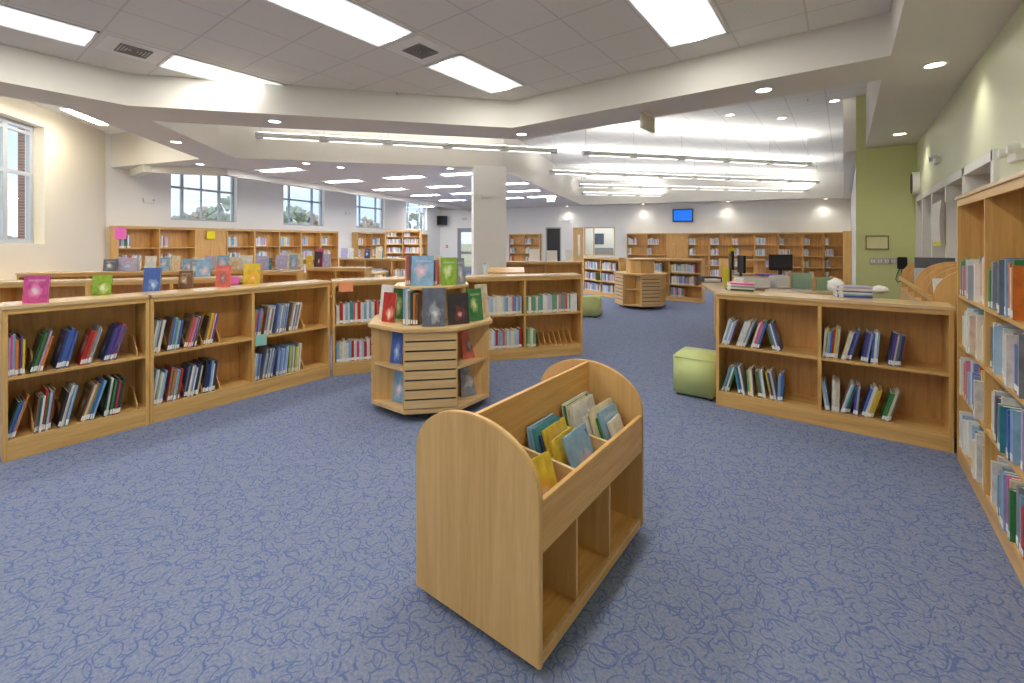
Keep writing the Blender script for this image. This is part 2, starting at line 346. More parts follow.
d.matrix_world = MF; struct(d, 'dark open doorway'); box('painted_dark_interior', s0+.06, s1-.06, .1, .14, 0, 2.38, BLACK, d)  # black sheet paints the unlit interior beyond the open doorway
s0, s1 = dops[2][:2]
d = MB().box(s0, s0+.05, -.01, .12, 0, 2.42).box(s1-.05, s1, -.01, .12, 0, 2.42).box(s0, s1, -.01, .12, 2.36, 2.42).box(s0+.05, s0+.24, .02, .07, 0, 2.36).box(s0+.36, s1-.05, .02, .07, 0, 2.36).box(s0+.24, s0+.36, .02, .07, 0, 1.0).box(s0+.24, s0+.36, .02, .07, 2.05, 2.36).build('door_3', MAPV)
d.matrix_world = MF; struct(d, 'maple office door'); box('glass', s0+.24, s0+.36, .04, .05, 1.0, 2.05, GLASS, d); box('door_handle', s1-.16, s1-.12, -.05, .02, 1.0, 1.12, STEEL, d)
s0, s1 = dops[3][:2]
window('window_6', MF, s0, s1, 1.0, 2.42, [(s0+(s1-s0)*.32, .05)], [], 'office window in maple frame', fr=.05, y=.08, mat=MAPX)
# office behind the window
off = MB().box(dops[2][0]-.4, s1+.6, .2, .25, 0, 3).build('wall_office', WHITE); off.hide_render = False
bpy.data.objects.remove(off)
om = MB().box(dops[2][0]-.4, s1+.8, 2.6, 2.7, 0, 3.4).box(dops[2][0]-.5, dops[2][0]-.4, .2, 2.7, 0, 3.4).box(s1+.8, s1+.9, .2, 2.7, 0, 3.4).box(dops[2][0]-.5, s1+.9, .2, 2.7, 3.3, 3.4).build('wall_office', WHITE); om.matrix_world = MF; struct(om)
of_ = MB().box(dops[2][0]+.2, s1+.2, .9, 1.9, 3.26, 3.3).build('ceiling_office_light', emit('office_light', (255, 252, 244), 3)); of_.matrix_world = MF; struct(of_)
cab = empty('filing_cabinet', (0, 0, 0), 0, 'grey filing cabinet inside the office behind the window', 'cabinet'); cab.matrix_world = MF @ Matrix.Translation(((s0+s1)/2-.1, 2.0, 0))
box('body', -.45, .45, 0, .5, 0, 1.35, plain('cabinet_grey', (150, 154, 160)), cab)
for k_ in range(3): MB().box(-.43, .43, -.015, 0, .08+k_*.42, .46+k_*.42).build('drawer', plain('drawer_grey', (164, 168, 172)), cab)
po = MB().box(-.25, .25, -.03, 0, 1.55, 2.15).build('wall_poster', plain('poster_blue', (70, 86, 110), .5, var=.4, scale=9)); po.matrix_world = MF @ Matrix.Translation((s0+.35, 2.59, 0)); tag(po, 'dark blue poster on the office wall behind the window', 'poster')
# room behind the right wall glazing
rb = MB().box(.5, .6, yo[0]-.4, yo[-1]+.4, 0, 2.8).box(.2, .6, yo[0]-.4, yo[0]-.35, 0, 2.8).box(.2, .6, yo[-1]+.3, yo[-1]+.4, 0, 2.8).box(.2, .6, yo[0]-.4, yo[-1]+.4, 2.6, 2.8).build('wall_alcove', BEIGE); rb.location = (RX, 0, 0); struct(rb, 'beige alcove behind the white framed opening')
mb = MB()
for i, y in enumerate(yo): mb.box(-.03, .2, y-.045, y+.045, 0, 2.52)
mb.box(-.03, .2, yo[0], yo[-1], 2.43, 2.52)
fr = mb.build('trim_1', WPLAS); fr.location = (RX, 0, 0); struct(fr, 'white mullioned frame of the wall opening')
mb = MB()
for y0, y1 in zip(yo, yo[1:]):
    k = max(2, int((y1-y0)/.12)); st = (y1-y0)/k
    for j in range(k): mb.box(.10, .112, y0+st*(j+.08), y0+st*(j+.94), .3, 2.12)
bl = mb.build('trim_2', BEIGE); bl.location = (RX, 0, 0); struct(bl, 'beige vertical panels inside the white frame')
sf = box('trim_3', .2, .5, yo[0]-.2, yo[-1]+.2, 2.13, 2.17, OAKH); sf.location = (RX, 0, 0); struct(sf)

# ceiling slab at 3.5 m with its openings
def slab(name, outer, holes, z0, z1, mat):
    cu = bpy.data.curves.new(name, 'CURVE'); cu.dimensions = '2D'; cu.fill_mode = 'BOTH'; cu.extrude = (z1-z0)/2
    for pl in [outer]+holes:
        sp = cu.splines.new('POLY'); sp.points.add(len(pl)-1); sp.use_cyclic_u = True
        for i, p in enumerate(pl): sp.points[i].co = (p[0], p[1], 0, 1)
    t = bpy.data.objects.new('tmp', cu); C.objects.link(t); dg = bpy.context.evaluated_depsgraph_get(); dg.update()
    me = bpy.data.meshes.new_from_object(t.evaluated_get(dg)); bpy.data.objects.remove(t)
    me.name = name; me.materials.clear(); me.materials.append(mat)
    o = bpy.data.objects.new(name, me); C.objects.link(o); o.location.z = (z0+z1)/2; return o
TRAY = [(-7.5, -5.6), (-7.5, 1.63), (-4.17, 5.56), (.35, 5.56), (.35, -5.6)]
COVE = [(-8.17, 2.06), (-10.41, 4.03), (-7.11, 7.94), (-6.62, 8.52), (-6.9, 8.85), (-10.35, 20.2), (.1, 20.2+3.05), (.1, 11.0), (.32, 10.9), (.32, 6.33), (-4.48, 6.33), (-7.32, 3.13)]
COVE[5] = tuple((F0+gd*(-2.1)-ge*.9)[:2]); COVE[6] = tuple((F0+gd*(sR-.5)-ge*.9)[:2]); COVE[7] = (COVE[6][0], 11.0)
BOP = [(-8.24, -3), (-8.24, 1.12), (-11.14, 3.63), (-14.3, 2.9), (-14.3, 2.3), (-9.28, -1.4), (-9.35, -3)]
s138 = along(138, W0, ge); qq = lambda s_, n_: tuple((W0+ge*s_+gd*n_)[:2])
WSTRIP = [qq(s138, -.1), (-12.95, 3.25), (-12.05, 4.5), qq(2.6, 2.4), qq(tF-.3, 2.4), qq(tF-.3, -.1)]
OUT = [(-8.24, 1.12), (-8.24, -3), (-9.3, -3), (-9.3, -6.6), (1.15, -6.6), (1.15, 11.0), (.25, 11.1), (.25, FR.y+.1), tuple((FR+ge*.1)[:2]), tuple((WF+ge*.1-gd*.1)[:2])]+WSTRIP[::-1]+[tuple((W0-gd*.1)[:2]), (-14.16, 2.76), (-11.14, 3.63)]
struct(slab('ceiling', OUT, [TRAY, COVE], 3.5, 4.6, SOFF), 'flat painted soffit')
ct = MB().poly([(-7.6, -5.7, 3.92), (.45, -5.7, 3.92), (.45, 5.66, 3.92), (-4.2, 5.66, 3.92), (-7.6, 1.65, 3.92)], [(0, 1, 2, 3, 4)]).build('ceiling_tray', TILE); struct(ct, 'grey acoustic tile ceiling')
cc = MB().poly([(p[0], p[1], 4.55) for p in COVE], [tuple(range(len(COVE)))]).build('ceiling_cove', TILE2); struct(cc, 'white tile ceiling of the raised cove')
cb = MB().poly([(p[0], p[1], 4.3) for p in BOP], [tuple(range(len(BOP)))]).build('ceiling_nook', WHITE); struct(cb)
rf = MB().prism([(x, y) for x, y in FL], 4.62, 4.8).build('ceiling_roof', WHITE); struct(rf)
cs = MB().poly([(p[0], p[1], 4.0) for p in WSTRIP], [tuple(range(len(WSTRIP)))]).build('ceiling_strip', WHITE); struct(cs)
mb = MB(); pts_ = [Vector((*p, 0)) for p in WSTRIP[:5]]
for a_, b_ in zip(pts_, pts_[1:]):
    d_ = (b_-a_).normalized(); n_ = Vector((-d_.y, d_.x, 0))*.16
    if n_.dot(gd) > 0: n_ = -n_
    mb.prism([(a_.x, a_.y), (b_.x, b_.y), (b_.x+n_.x, b_.y+n_.y), (a_.x+n_.x, a_.y+n_.y)], 3.33, 3.52)
dr = mb.build('ceiling_drop', SOFF); struct(dr, 'low bulkhead along the window strip')
# column
colm = MB().box(0, .80, 0, .4, 0, 3.55).build('column', WHITE, bevel=.008); colm.location = (-7.1, 7.94, 0); colm.rotation_euler.z = rad(49.8); struct(colm, 'square white column')

# ------------------------------------------------------------------ world and outside
w = bpy.data.worlds.new('sky'); bpy.context.scene.world = w; w.use_nodes = True; nt = w.node_tree; bg = nt.nodes['Background']
tc = N(nt, 'ShaderNodeTexCoord'); mp = N(nt, 'ShaderNodeMapping'); mp.inputs['Scale'].default_value = (1.5, 1.5, 7)
no = N(nt, 'ShaderNodeTexNoise', Scale=1.6, Detail=6, Roughness=.6); rp = N(nt, 'ShaderNodeValToRGB')
rp.color_ramp.elements[0].position = .4; rp.color_ramp.elements[0].color = (*lin((196, 216, 238)), 1); rp.color_ramp.elements[1].position = .62; rp.color_ramp.elements[1].color = (*lin((238, 243, 248)), 1)
nt.links.new(tc.outputs['Generated'], mp.inputs['Vector']); nt.links.new(mp.outputs['Vector'], no.inputs['Vector']); nt.links.new(no.outputs['Fac'], rp.inputs['Fac']); nt.links.new(rp.outputs['Color'], bg.inputs['Color'])
bg.inputs['Strength'].default_value = .85
gr = MB().poly([(-400, -300, -1.2), (-23, -300, -.3), (-23, 300, -.3), (-400, 300, -1.2)], [(0, 1, 2, 3)]).build('ground_outside', plain('dry_grass', (196, 186, 150), .9, var=.2, scale=.3)); tag(gr, kind='structure')
LEAF = plain('foliage_grey_green', (176, 184, 168), .9, var=.35, scale=3)
LEAF2 = plain('foliage_russet', (196, 182, 166), .9, var=.3, scale=3)
BARK = plain('bark', (120, 108, 98), .9)
def tree(loc, h, r, mat, label):
    e = empty('tree', loc, 0, label, 'tree', 'trees outside the windows')
    rnd = random.Random(int(h*100+r*10)); mb = MB(); cx = []
    for k in range(70):
        a = rnd.uniform(0, 2*PI); u = rnd.uniform(-1, 1); rr = math.sqrt(1-u*u)*r*rnd.uniform(.5, .95); cx.append((math.cos(a)*rr, math.sin(a)*rr, h*.66+u*h*.32, r*rnd.uniform(.12, .28)))
    bm = bmesh.new()
    for x, y, z, s in cx: bmesh.ops.create_icosphere(bm, subdivisions=1, radius=s, matrix=Matrix.Translation((x, y, z)))
    for v in bm.verts: v.co += Vector((rnd.uniform(-1, 1), rnd.uniform(-1, 1), rnd.uniform(-1, 1)))*r*.09
    me = bpy.data.meshes.new('crown'); bm.to_mesh(me); bm.free(); me.materials.append(mat); o = bpy.data.objects.new('crown', me); C.objects.link(o); o.parent = e
    MB().cyl((0, 0, 0), (0, 0, h*.6), r*.09, 8, r*.05).build('trunk', BARK, e)
TD = [(183, 34, 3.6, 1.4, 0), (205, 40, 4.6, 1.7, 1), (226, 34, 5.0, 1.5, 0), (172, 56, 4.2, 2.0, 1), (214, 60, 5.6, 2.4, 0), (293, 36, 4.4, 1.6, 0), (310, 42, 4.2, 1.6, 1), (366, 46, 4.0, 1.6, 1), (415, 50, 4.8, 2.0, 0),
      (4, 60, 2.4, 1.8, 0), (30, 74, 2.6, 1.8, 0)]
for i, (px, Z, h, r, m) in enumerate(TD):
    p = CW(px, Z); tree((p.x, p.y, -.9), h+.9, r, (LEAF, LEAF2)[m], ('grey-green', 'russet')[m]+' tree outside, '+ORD[i]+' along the line of trees beyond the windows')

# ------------------------------------------------------------------ ceiling fixtures
LAMP = emit('troffer_lamp', (255, 252, 244), 14.0); DIFF = emit('troffer_diffuser', (244, 250, 255), .45)
LAMPW = emit('wing_troffer_lamp', (252, 252, 255), 30.0)
def troffer(cx, cy, z, rz, L, W, label, group, lamp=None):
    e = empty('ceiling_light', (cx, cy, z), rz, label, 'ceiling light', group)
    a, b = W/2, L/2; f = .025
    MB().box(-a, -a+f, -b, b, -.012, .0).box(a-f, a, -b, b, -.012, 0).box(-a, a, -b, -b+f, -.012, 0).box(-a, a, b-f, b, -.012, 0).build('frame', WPLAS, e)
    MB().box(-a+f, a-f, -b+f, b-f, -.006, .0).build('diffuser', DIFF, e)
    mb = MB(); n = 6; pts = [(math.cos(PI*i/n)*.11, -.006-math.sin(PI*i/n)*.008) for i in range(n+1)]
    mb.prism(pts, -b+.04, b-.04, 'xz').build('lamp_basket', lamp or LAMP, e)
    return e
row = [(-6.54, .48), (-6.57, 2.42), (-3.9, 2.46), (-3.9, 4.44), (-1.28, 4.44), (-6.54, -1.5), (-3.9, .48), (-3.9, -1.5), (-1.28, 2.46), (-1.28, .48), (-1.28, -1.5), (-6.54, -3.5), (-3.9, -3.5), (-1.28, -3.5)]
nm = ['near the cream wall', 'above the left bookcases', 'over the middle carpet, longest in view', 'beside the square air vent', 'close to the green side'] + ['unseen, added to light the camera end, %s' % ORD[i] for i in range(9)]  # last nine troffers are out of view, added for illumination
for (x, y), n_ in zip(row, nm): troffer(x, y, 3.92, 0, 1.30, .62, 'bright recessed troffer in grey tile ceiling, '+n_, 'troffers of the tile ceiling')
for i, (px, py) in enumerate([(280.9, 169.8), (343.9, 181.1), (404.8, 177.2), (389.5, 189.3), (462, 173.7), (444.9, 186.4), (425.4, 195.1), (466, 193.2), (452.3, 200.1), (438.3, 208.2), (509.7, 183.6), (523.8, 190.9), (542, 196.6), (509.4, 198)]):
    p = G(px, py, 3.5)
    if py > 205: p = CW(px, 24, 3.5); p.x += .2; p.y -= 1.2
    troffer(p.x, p.y, 3.5, GA+PI/2, 1.2, .6, 'flush troffer of the window wing, '+ORD[i]+' counting away from the big window', 'troffers of the window wing', LAMPW)
def vent(x, y, name):
    e = empty('ceiling_vent', (x, y, 3.92), 0, name, 'air vent'); MB().box(-.28, .28, -.28, .28, -.008, 0).build('panel', WHITE, e)
    mb = MB()
    for k in range(5): r0 = .17-.034*k; r1 = r0-.014; r0 *= .85; r1 *= .85; mb.box(-r0, r0, -r0, -r1, -.02, -.008).box(-r0, r0, r1, r0, -.02, -.008).box(-r0, -r1, -r1, r1, -.02, -.008).box(r1, r0, -r1, r1, -.02, -.008)
    mb.build('grille', plain('vent_grille_grey', (138, 135, 130), .6), e)  # grille rings have their own grey
vent(-6.53, 1.47, 'square air vent in tile ceiling beside the cream wall troffers'); vent(-3.9, 3.45, 'square air vent between two bright troffers')
LED = emit('downlight_lens', (255, 246, 226), 6.0)
def downlight(p, z, name, spot=0):
    e = empty('recessed_downlight', (p.x, p.y, z), 0, name, 'downlight', 'recessed downlights'); mb = MB(); n = 20
    o_ = [(math.cos(2*PI*i/n), math.sin(2*PI*i/n)) for i in range(n)]
    vs = [(a*.10, b*.10, -.01) for a, b in o_]+[(a*.08, b*.08, -.01) for a, b in o_]+[(a*.08, b*.08, 0) for a, b in o_]+[(a*.1, b*.1, 0) for a, b in o_]
    mb.poly(vs, [((k*n+i), (k*n+(i+1) % n), (k+1)*n+(i+1) % n, (k+1)*n+i) for k in range(3) for i in range(n)]).build('trim_ring', WPLAS, e)
    MB().poly([(a*.08, b*.08, -.004) for a, b in o_], [tuple(range(n))[::-1]]).build('lens', LED, e)
    if spot:
        l = bpy.data.lights.new('downlight_beam', 'SPOT'); l.energy = spot; l.spot_size = rad(125); l.spot_blend = .9; l.shadow_soft_size = .05; l.color = (1, .95, .84)
        lo = bpy.data.objects.new('downlight_beam', l); C.objects.link(lo); lo.parent = e; lo.location = (0, 0, -.03)
DL = [((274.5, 121), 'over the long left bookcase'), ((176, 141.7), 'near the raised nook'), ((200, 164), 'at the tip of the raised nook'), ((306, 163.2), 'on the window wing edge'), ((340.6, 167.2), 'second on the window wing edge'), ((450, 168.3), 'beside the white column'), ((521.5, 134), 'under the soffit bend'), ((763.6, 89.7), 'on the soffit over the low bookcase')]
for (px, py), n_ in DL: downlight(G(px, py, 3.5), 3.5, 'small round recessed downlight '+n_)
for (px, py), n_ in [((730, 114.7), 'nearest the hanging sign'), ((781.8, 118), 'between two others'), ((834.4, 100.6), 'nearest the green wall')]:
    downlight(G(px, py, 4.55), 4.55, 'small recessed downlight in the cove tiles '+n_)
downlight(Vector((.72, 6.1, 0)), 3.5, 'bright recessed wall washer above the tall bookcase side', 16)
downlight(Vector((.72, 9.7, 0)), 3.5, 'bright recessed wall washer above the green corner', 18)
downlight(Vector((.72, 2.5, 0)), 3.5, 'bright recessed wall washer above the tall bookcase', 16)
for i, px in enumerate((567, 643, 728, 826)):
    s = along(px, F0-ge*.36, gd); p = F0-ge*.36+gd*s
    downlight(p, 3.5, 'recessed wall washer over the far wall, '+ORD[i]+' from the column', 17)
# pendants
PW = plain('pendant_white', (236, 236, 234), .4); PUP = emit('pendant_uplight', (255, 253, 248), 26.0); PDN = emit('pendant_lens', (255, 253, 248), 2.2)
def pendant(a, b, z, name):
    a = Vector(a); b = Vector(b); L = (b-a).length; rz = math.atan2(b.y-a.y, b.x-a.x)
    e = empty('linear_pendant', (a.x, a.y, z), rz, name, 'pendant light', 'linear pendants of the cove')
    MB().prism([(-.055, -.02), (-.045, -.06), (.045, -.06), (.055, -.02), (.055, .02), (.045, .045), (-.045, .045), (-.055, .02)], 0, L, 'yz').build('housing', PW, e)
    k = max(2, round(L/1.3)); st = L/k
    for j in range(k):
        MB().box(j*st+.12, (j+1)*st-.12, -.028, .028, -.064, -.06).build('lens', PDN, e)
    MB().poly([(.05, -.04, .047), (L-.05, -.04, .047), (L-.05, .04, .047), (.05, .04, .047)], [(0, 1, 2, 3)]).build('uplight', PUP, e)
    for j in range(k+1):
        x = min(max(j*st, .08), L-.08); MB().box(x-.07, x+.07, -.058, .058, -.075, .04).build('coupling', plain('pendant_grey', (214, 214, 212), .4), e)
        MB().cyl((x, 0, .03), (x, 0, 4.55-z), .005, 6).build('cable', STEEL, e)
pendant((-9.25, 3.95), (-5.35, 8.85), 3.82, 'long white linear pendant nearest, crossing above the low bookcases')
pendant((-4.95, 9.38), (-.75, 14.45), 3.82, 'long white linear pendant in line beyond the nearest one')
pendant((-7.12, 11.38), (-.75, 18.98), 3.82, 'long white linear pendant, second row of the cove')
pendant((-8.0, 14.9), (-1.3, 22.0), 3.82, 'long white linear pendant, third row of the cove')
pendant((-9.2, 17.4), (-6.6, 20.3), 3.82, 'short white linear pendant, row closest to the far wall')
for (x, y, hl, n_) in ((-11.83, 1.94, .55, 'short sliver of a linear lamp in the raised nook over the cream corner'), (-10.35, .82, .85, 'unseen linear lamp added in the raised nook to light the cream wall')):  # second lamp is added out of sight to brighten the cream wall
    nk = empty('cove_lamp', (x, y, 4.14), math.atan2(-.6, .8), n_, 'ceiling light')
    MB().box(-hl-.05, hl+.05, -.09, .09, .0, .16).build('housing', WPLAS, nk); MB().box(-hl, hl, -.08, .08, -.012, 0).build('lens', emit('warm_lens', (255, 246, 226), 30.0), nk)
# sprinklers, hanging sign, exit signs, emergency lights, screens
def sprinkler(p, z, name):
    e = empty('sprinkler', (p.x, p.y, z), 0, name, 'sprinkler'); MB().cyl((0, 0, 0), (0, 0, -.01), .03, 14).build('escutcheon', WPLAS, e); MB().cyl((0, 0, -.01), (0, 0, -.05), .008, 8).cyl((0, 0, -.05), (0, 0, -.054), .018, 10).build('head', STEEL, e)
sprinkler(G(397, 91, 3.92), 3.92, 'small sprinkler head in the tile ceiling'); sprinkler(G(94, 122, 4.3), 4.3, 'small sprinkler head over the cream wall'); sprinkler(G(807.5, 98, 4.55), 4.55, 'small sprinkler head in the cove tiles')
RED = plain('exit_red', (206, 60, 56), .5)
def text(s, size, mat, parent, M, ext=.002, name='lettering'):
    cu = bpy.data.curves.new(name, 'FONT'); cu.body = s; cu.size = size; cu.align_x = 'CENTER'; cu.align_y = 'CENTER'; cu.extrude = ext
    t = bpy.data.objects.new('tmp', cu); C.objects.link(t); dg = bpy.context.evaluated_depsgraph_get(); dg.update()
    me = bpy.data.meshes.new_from_object(t.evaluated_get(dg)); bpy.data.objects.remove(t); me.materials.clear(); me.materials.append(mat)
    o = bpy.data.objects.new(name, me); C.objects.link(o); o.parent = parent; o.matrix_local = M; return o
def exit_sign(loc, rz, name, hang=0, back=False):
    e = empty('exit_sign', loc, rz, name, 'exit sign'); MB().box(-.16, .16, -.03, .0, -.1, .1).build('housing', WPLAS, e, bevel=.004)
    text('EXIT', .15, RED, e, Matrix.Translation((0, -.032, 0)) @ Matrix.Rotation(PI/2, 4, 'X'))
    if hang: MB().box(-.1, .1, -.022, -.008, .1, hang).build('mount', WPLAS, e)
    return e
pE = G(641, 110, 3.5); pF = G(652.5, 116, 3.5)
hs = empty('hanging_sign', (pE.x, pE.y, 3.5), math.atan2(pF.y-pE.y, pF.x-pE.x), 'blank beige sign panel hanging below the soffit', 'sign')
Lh = .42; MB().box(0, Lh, -.02, .02, -.24, -.03).build('panel', plain('beige_panel', (212, 206, 192)), hs, bevel=.004); MB().box(.06, Lh-.06, -.01, .01, -.03, 0).build('mount', WPLAS, hs)
def onfar(px, py, off=.0):
    s = along(px, WF-ge*off, gd); p = WF-ge*off+gd*s; p.z = hz(py, depth(p)); return p
exit_sign(onfar(465, 219), GA, 'white exit sign with red letters above the glass door')
pX = G(551, 196.5, 3.5); exit_sign((pX.x, pX.y, 3.39), GA, 'white exit sign with red letters hung from the wing ceiling', .11)
def emergency(M, name):
    e = empty('wall_mounted_light', (0, 0, 0), 0, name, 'emergency light'); e.matrix_world = M @ Matrix.Diagonal((.7, .7, .7, 1))
    MB().box(-.16, .16, -.07, 0, -.07, .05).build('housing', WPLAS, e, bevel=.01)
    for s in (-1, 1): MB().cyl((s*.17, -.05, .06), (s*.17, -.13, .05), .045, 12, .055).cyl((s*.17, -.13, .05), (s*.17, -.135, .05), .05, 12).build('lamp_head', WPLAS, e)
for px, py, n_ in ((566.6, 220, 'above the office door corner'), (719.4, 218, 'on far wall right of the blue screen')):
    p = onfar(px, py); emergency(MR(p, GA), 'white twin-head emergency light '+n_)
sE = along(148, W0, ge)
def onwin(px, py): s = along(px, W0, ge); p = W0+ge*s; p.z = hz(py, depth(p)); return p
emergency(MR(onwin(148, 201), GA+PI/2), 'white twin-head emergency light beside the four-light window')
emergency(MR(onwin(347, 214), GA+PI/2), 'white twin-head emergency light between window pairs')
pcol = Vector((-7.1, 7.94, 0))+Vector((math.cos(rad(49.8)), math.sin(rad(49.8)), 0))*.3; emergency(MR((pcol.x, pcol.y, hz(196, depth(pcol))), rad(49.8)), 'white twin-head emergency light on the column')
for px, py, n_ in ((939, 160, 'on the green right wall beyond the bookcase'), (1021, 155, 'on the green right wall above the bookcase')):
    y = along(px, (RX, 0), (0, 1)); emergency(MR((RX, y, hz(py, depth((RX, y)))), -PI/2), 'white twin-head emergency light '+n_)
y = along(919.5, (RX, 0), (0, 1)); ck = empty('wall_speaker', (RX, y, hz(183, depth((RX, y)))), -PI/2, 'dark oval wall speaker near the green corner', 'speaker')
mb = MB(); mb.prism([(math.cos(2*PI*i/24)*.14, math.sin(2*PI*i/24)*.2) for i in range(24)], -.1, 0, 'xz').build('housing', WPLAS, ck); MB().prism([(math.cos(2*PI*i/24)*.12, math.sin(2*PI*i/24)*.18) for i in range(24)], -.112, -.1, 'xz').build('grille', DARK, ck)
def screen(p, rz, w, h, mat, name, tilt=0):
    e = empty('wall_tv', p, rz, name, 'TV'); e.rotation_euler = (tilt, 0, rz)
    bz = MB().box(-w/2, w/2, -.1, -.04, -h/2, h/2).build('bezel', BLACK, e, bevel=.008); MB().box(-w/2+.05, w/2-.05, -.104, -.098, -h/2+.05, h/2-.05).build('screen', mat, bz); MB().box(-.1, .1, -.05, 0, -.1, .1).build('mount', DARK, e)
p = onfar(682.8, 215.5); screen(p, GA, .9, .6, emit('blue_screen', (8, 110, 225), .62), 'small TV showing a plain blue screen on the far wall')
p = onfar(441.5, 220.5, .25); screen(p, GA+.05, .78, .52, plain('screen_off', (20, 20, 22), .15), 'switched-off black TV in the far window corner')

# ------------------------------------------------------------------ bookcases
def bookcase(name, loc, rz, nb, bw, H, depth_, shelves, label, cat='bookcase', th=.028, rail=.06, fins=(), topover=.012, backed=True, blank=()):
    plinth = shelves[0]-.018
    """local x along the front, y towards the back, front face y=0"""
    e = empty('bookcase', loc, rz, label, cat); W = nb*bw
    V, Hm = OAKV, OAKH; shelf_of = {}
    for s in (0, 1):
        MB().box(0 if s == 0 else W-th, th if s == 0 else W, 0, depth_, 0, H-.028).build('side_panel', V, e)
    for i in range(1, nb): MB().box(i*bw-th/2, i*bw+th/2, 0.002, depth_-.02, plinth, H-.028).build('divider_panel', V, e)
    MB().box(-topover, W+topover, -.012, depth_+.005, H-.028, H).build('top', OAKT, e, bevel=.003)
    MB().box(th, W-th, .001, .02, H-rail-.01, H-.028).build('front_rail', Hm, e)
    MB().box(th, W-th, .003, .022, .0, plinth).build('plinth', Hm, e)
    if backed: MB().box(th, W-th, depth_-.018, depth_-.002, 0, H-.028).build('back_panel', OAKB, e)
    for b in range(nb):
        x0 = b*bw+(th if b == 0 else th/2); x1 = (b+1)*bw-(th if b == nb-1 else th/2)
        for z in shelves:
            if b in blank and z != shelves[0]: continue
            sh_ = MB().box(x0, x1, .004, depth_-.018, z-.024, z).build('shelf', Hm, e); shelf_of[(b, z)] = sh_
        if b in blank: MB().box(x0, x1, .03, .045, shelves[0], H-.03).build('display_panel', OAKB, e)
        for (fb, z, xs) in fins:
            if fb == b:
                for fx in xs:
                    MB().prism([(.05, z), (depth_-.03, z), (depth_-.03, z+.17), (.19, z+.17), (.05, z+.04)], b*bw+fx-.005, b*bw+fx+.005, 'yz').build('book_support', OAKV, shelf_of[(b, z)])
    return e

BOOKS = []      # every book waits here; the nearest become things, the rest one mass
def seen_area(pts):
    q = []
    for p in pts:
        Z = depth(p)
        if Z < .2: return 0
        q.append(((p.x*.8+p.y*.6)/Z, (p.z-EYE)/Z))
    if not any(-1.17 < u < 1.16 for u, _ in q): return 0
    return abs(sum(q[i][0]*q[(i+1) % 4][1]-q[(i+1) % 4][0]*q[i][1] for i in range(4)))/2
def add_book(M, t, d, h, col, label, group, face=False):
    x = t/2 if face else None
    pts = [M @ Vector((x, a_, b_)) for a_, b_ in ((0, 0), (d, 0), (d, h), (0, h))] if face else [M @ Vector((a_, 0, b_)) for a_, b_ in ((-t/2, 0), (t/2, 0), (t/2, h), (-t/2, h))]
    BOOKS.append(dict(M=M, t=t, d=d, h=h, col=col, label=label, group=group, size=seen_area(pts), face=face))
def run(case, x0, x1, z, tilt, cols, h=(.24, .31), d=(.19, .24), t=(.008, .02), y=(.02, .05), place='', start=0, count=None, gap=.0006, group=None):
    """stand books from x0 to x1 on the shelf of a bookcase; tilt in degrees (+ = tops lean to the right)"""
    M0 = case.matrix_basis if case.parent is None else case.matrix_world
    a = rad(tilt); x = x0; i = start; k = 0
    w_end = x1-(h[0]*math.sin(a) if a > 0 else 0); x = x0+(h[0]*math.sin(-a) if a < 0 else 0)
    while True:
        tt = random.uniform(*t); st = tt/math.cos(a)+gap
        if x+st > w_end: break
        hh = random.uniform(*h); dd = random.uniform(*d); yy = random.uniform(*y); col = cols[k % len(cols)] if not isinstance(cols, str) else cols
        M = M0 @ Matrix.Translation((x+st/2, yy, z+.001+tt/2*abs(math.sin(a)))) @ Matrix.Rotation(a, 4, 'Y')
        add_book(M, tt, dd, hh, col, '%s book, %s from left, %s' % (col, ORD[min(i, len(ORD)-1)], place), group or ('books on the '+place))
        x += st; i += 1; k += 1
    return i
MIX = ['white', 'blue', 'light blue', 'red', 'green', 'cream', 'yellow', 'grey', 'white', 'orange', 'teal', 'white', 'cream', 'pink', 'light blue', 'lilac', 'white', 'slate', 'grey', 'cream']
def mix(n=30, bias=()):
    r = [random.choice(MIX) for _ in range(n)]
    for b in bias:
        for _ in range(n//4): r[random.randrange(n)] = b
    return r

# --- long left run (two cases), front face x=-5.25
SH = [.16, .655]; BW = .914; LX = -5.25
fin = lambda b, z: (b, z, [.17+.165*k for k in range(4)]+[.165*5+.01])
case_a = bookcase('bookcase', (LX, 1.30-BW, 0), PI/2, 1, BW, 1.22, .36, SH, 'low oak bookcase in front, closest to the cream wall, pink and green books on top', fins=[fin(0, SH[0]), fin(0, SH[1])])
fin4 = lambda b, z: (b, z, [.15, .29, .44, .60])
case_b = bookcase('bookcase', (LX, 1.305, 0), PI/2, 2, BW, 1.22, .36, SH, 'low two-bay oak bookcase with teal shelf card, yellow book on top', fins=[fin4(0, SH[0]), fin4(0, SH[1]), fin4(1, SH[0]), fin4(1, SH[1])])
pl_ = 'upper shelf of the first low bookcase'
def cl(case, lst, z, place, bay=0, **kw):
    i = 0; P = case.location; rz = case.rotation_euler.z; dd = (math.cos(rz), math.sin(rz))
    for a, b, tl, cols in lst:
        if a < 5 and kw.get('px', True): pass
        s0, s1 = along(a, P, dd), along(b, P, dd)
        i = run(case, s0, s1, z, tl, cols, place=place, start=i, **{k: v for k, v in kw.items() if k != 'px'})
kw = dict(h=(.28, .335), t=(.009, .017), d=(.21, .26))
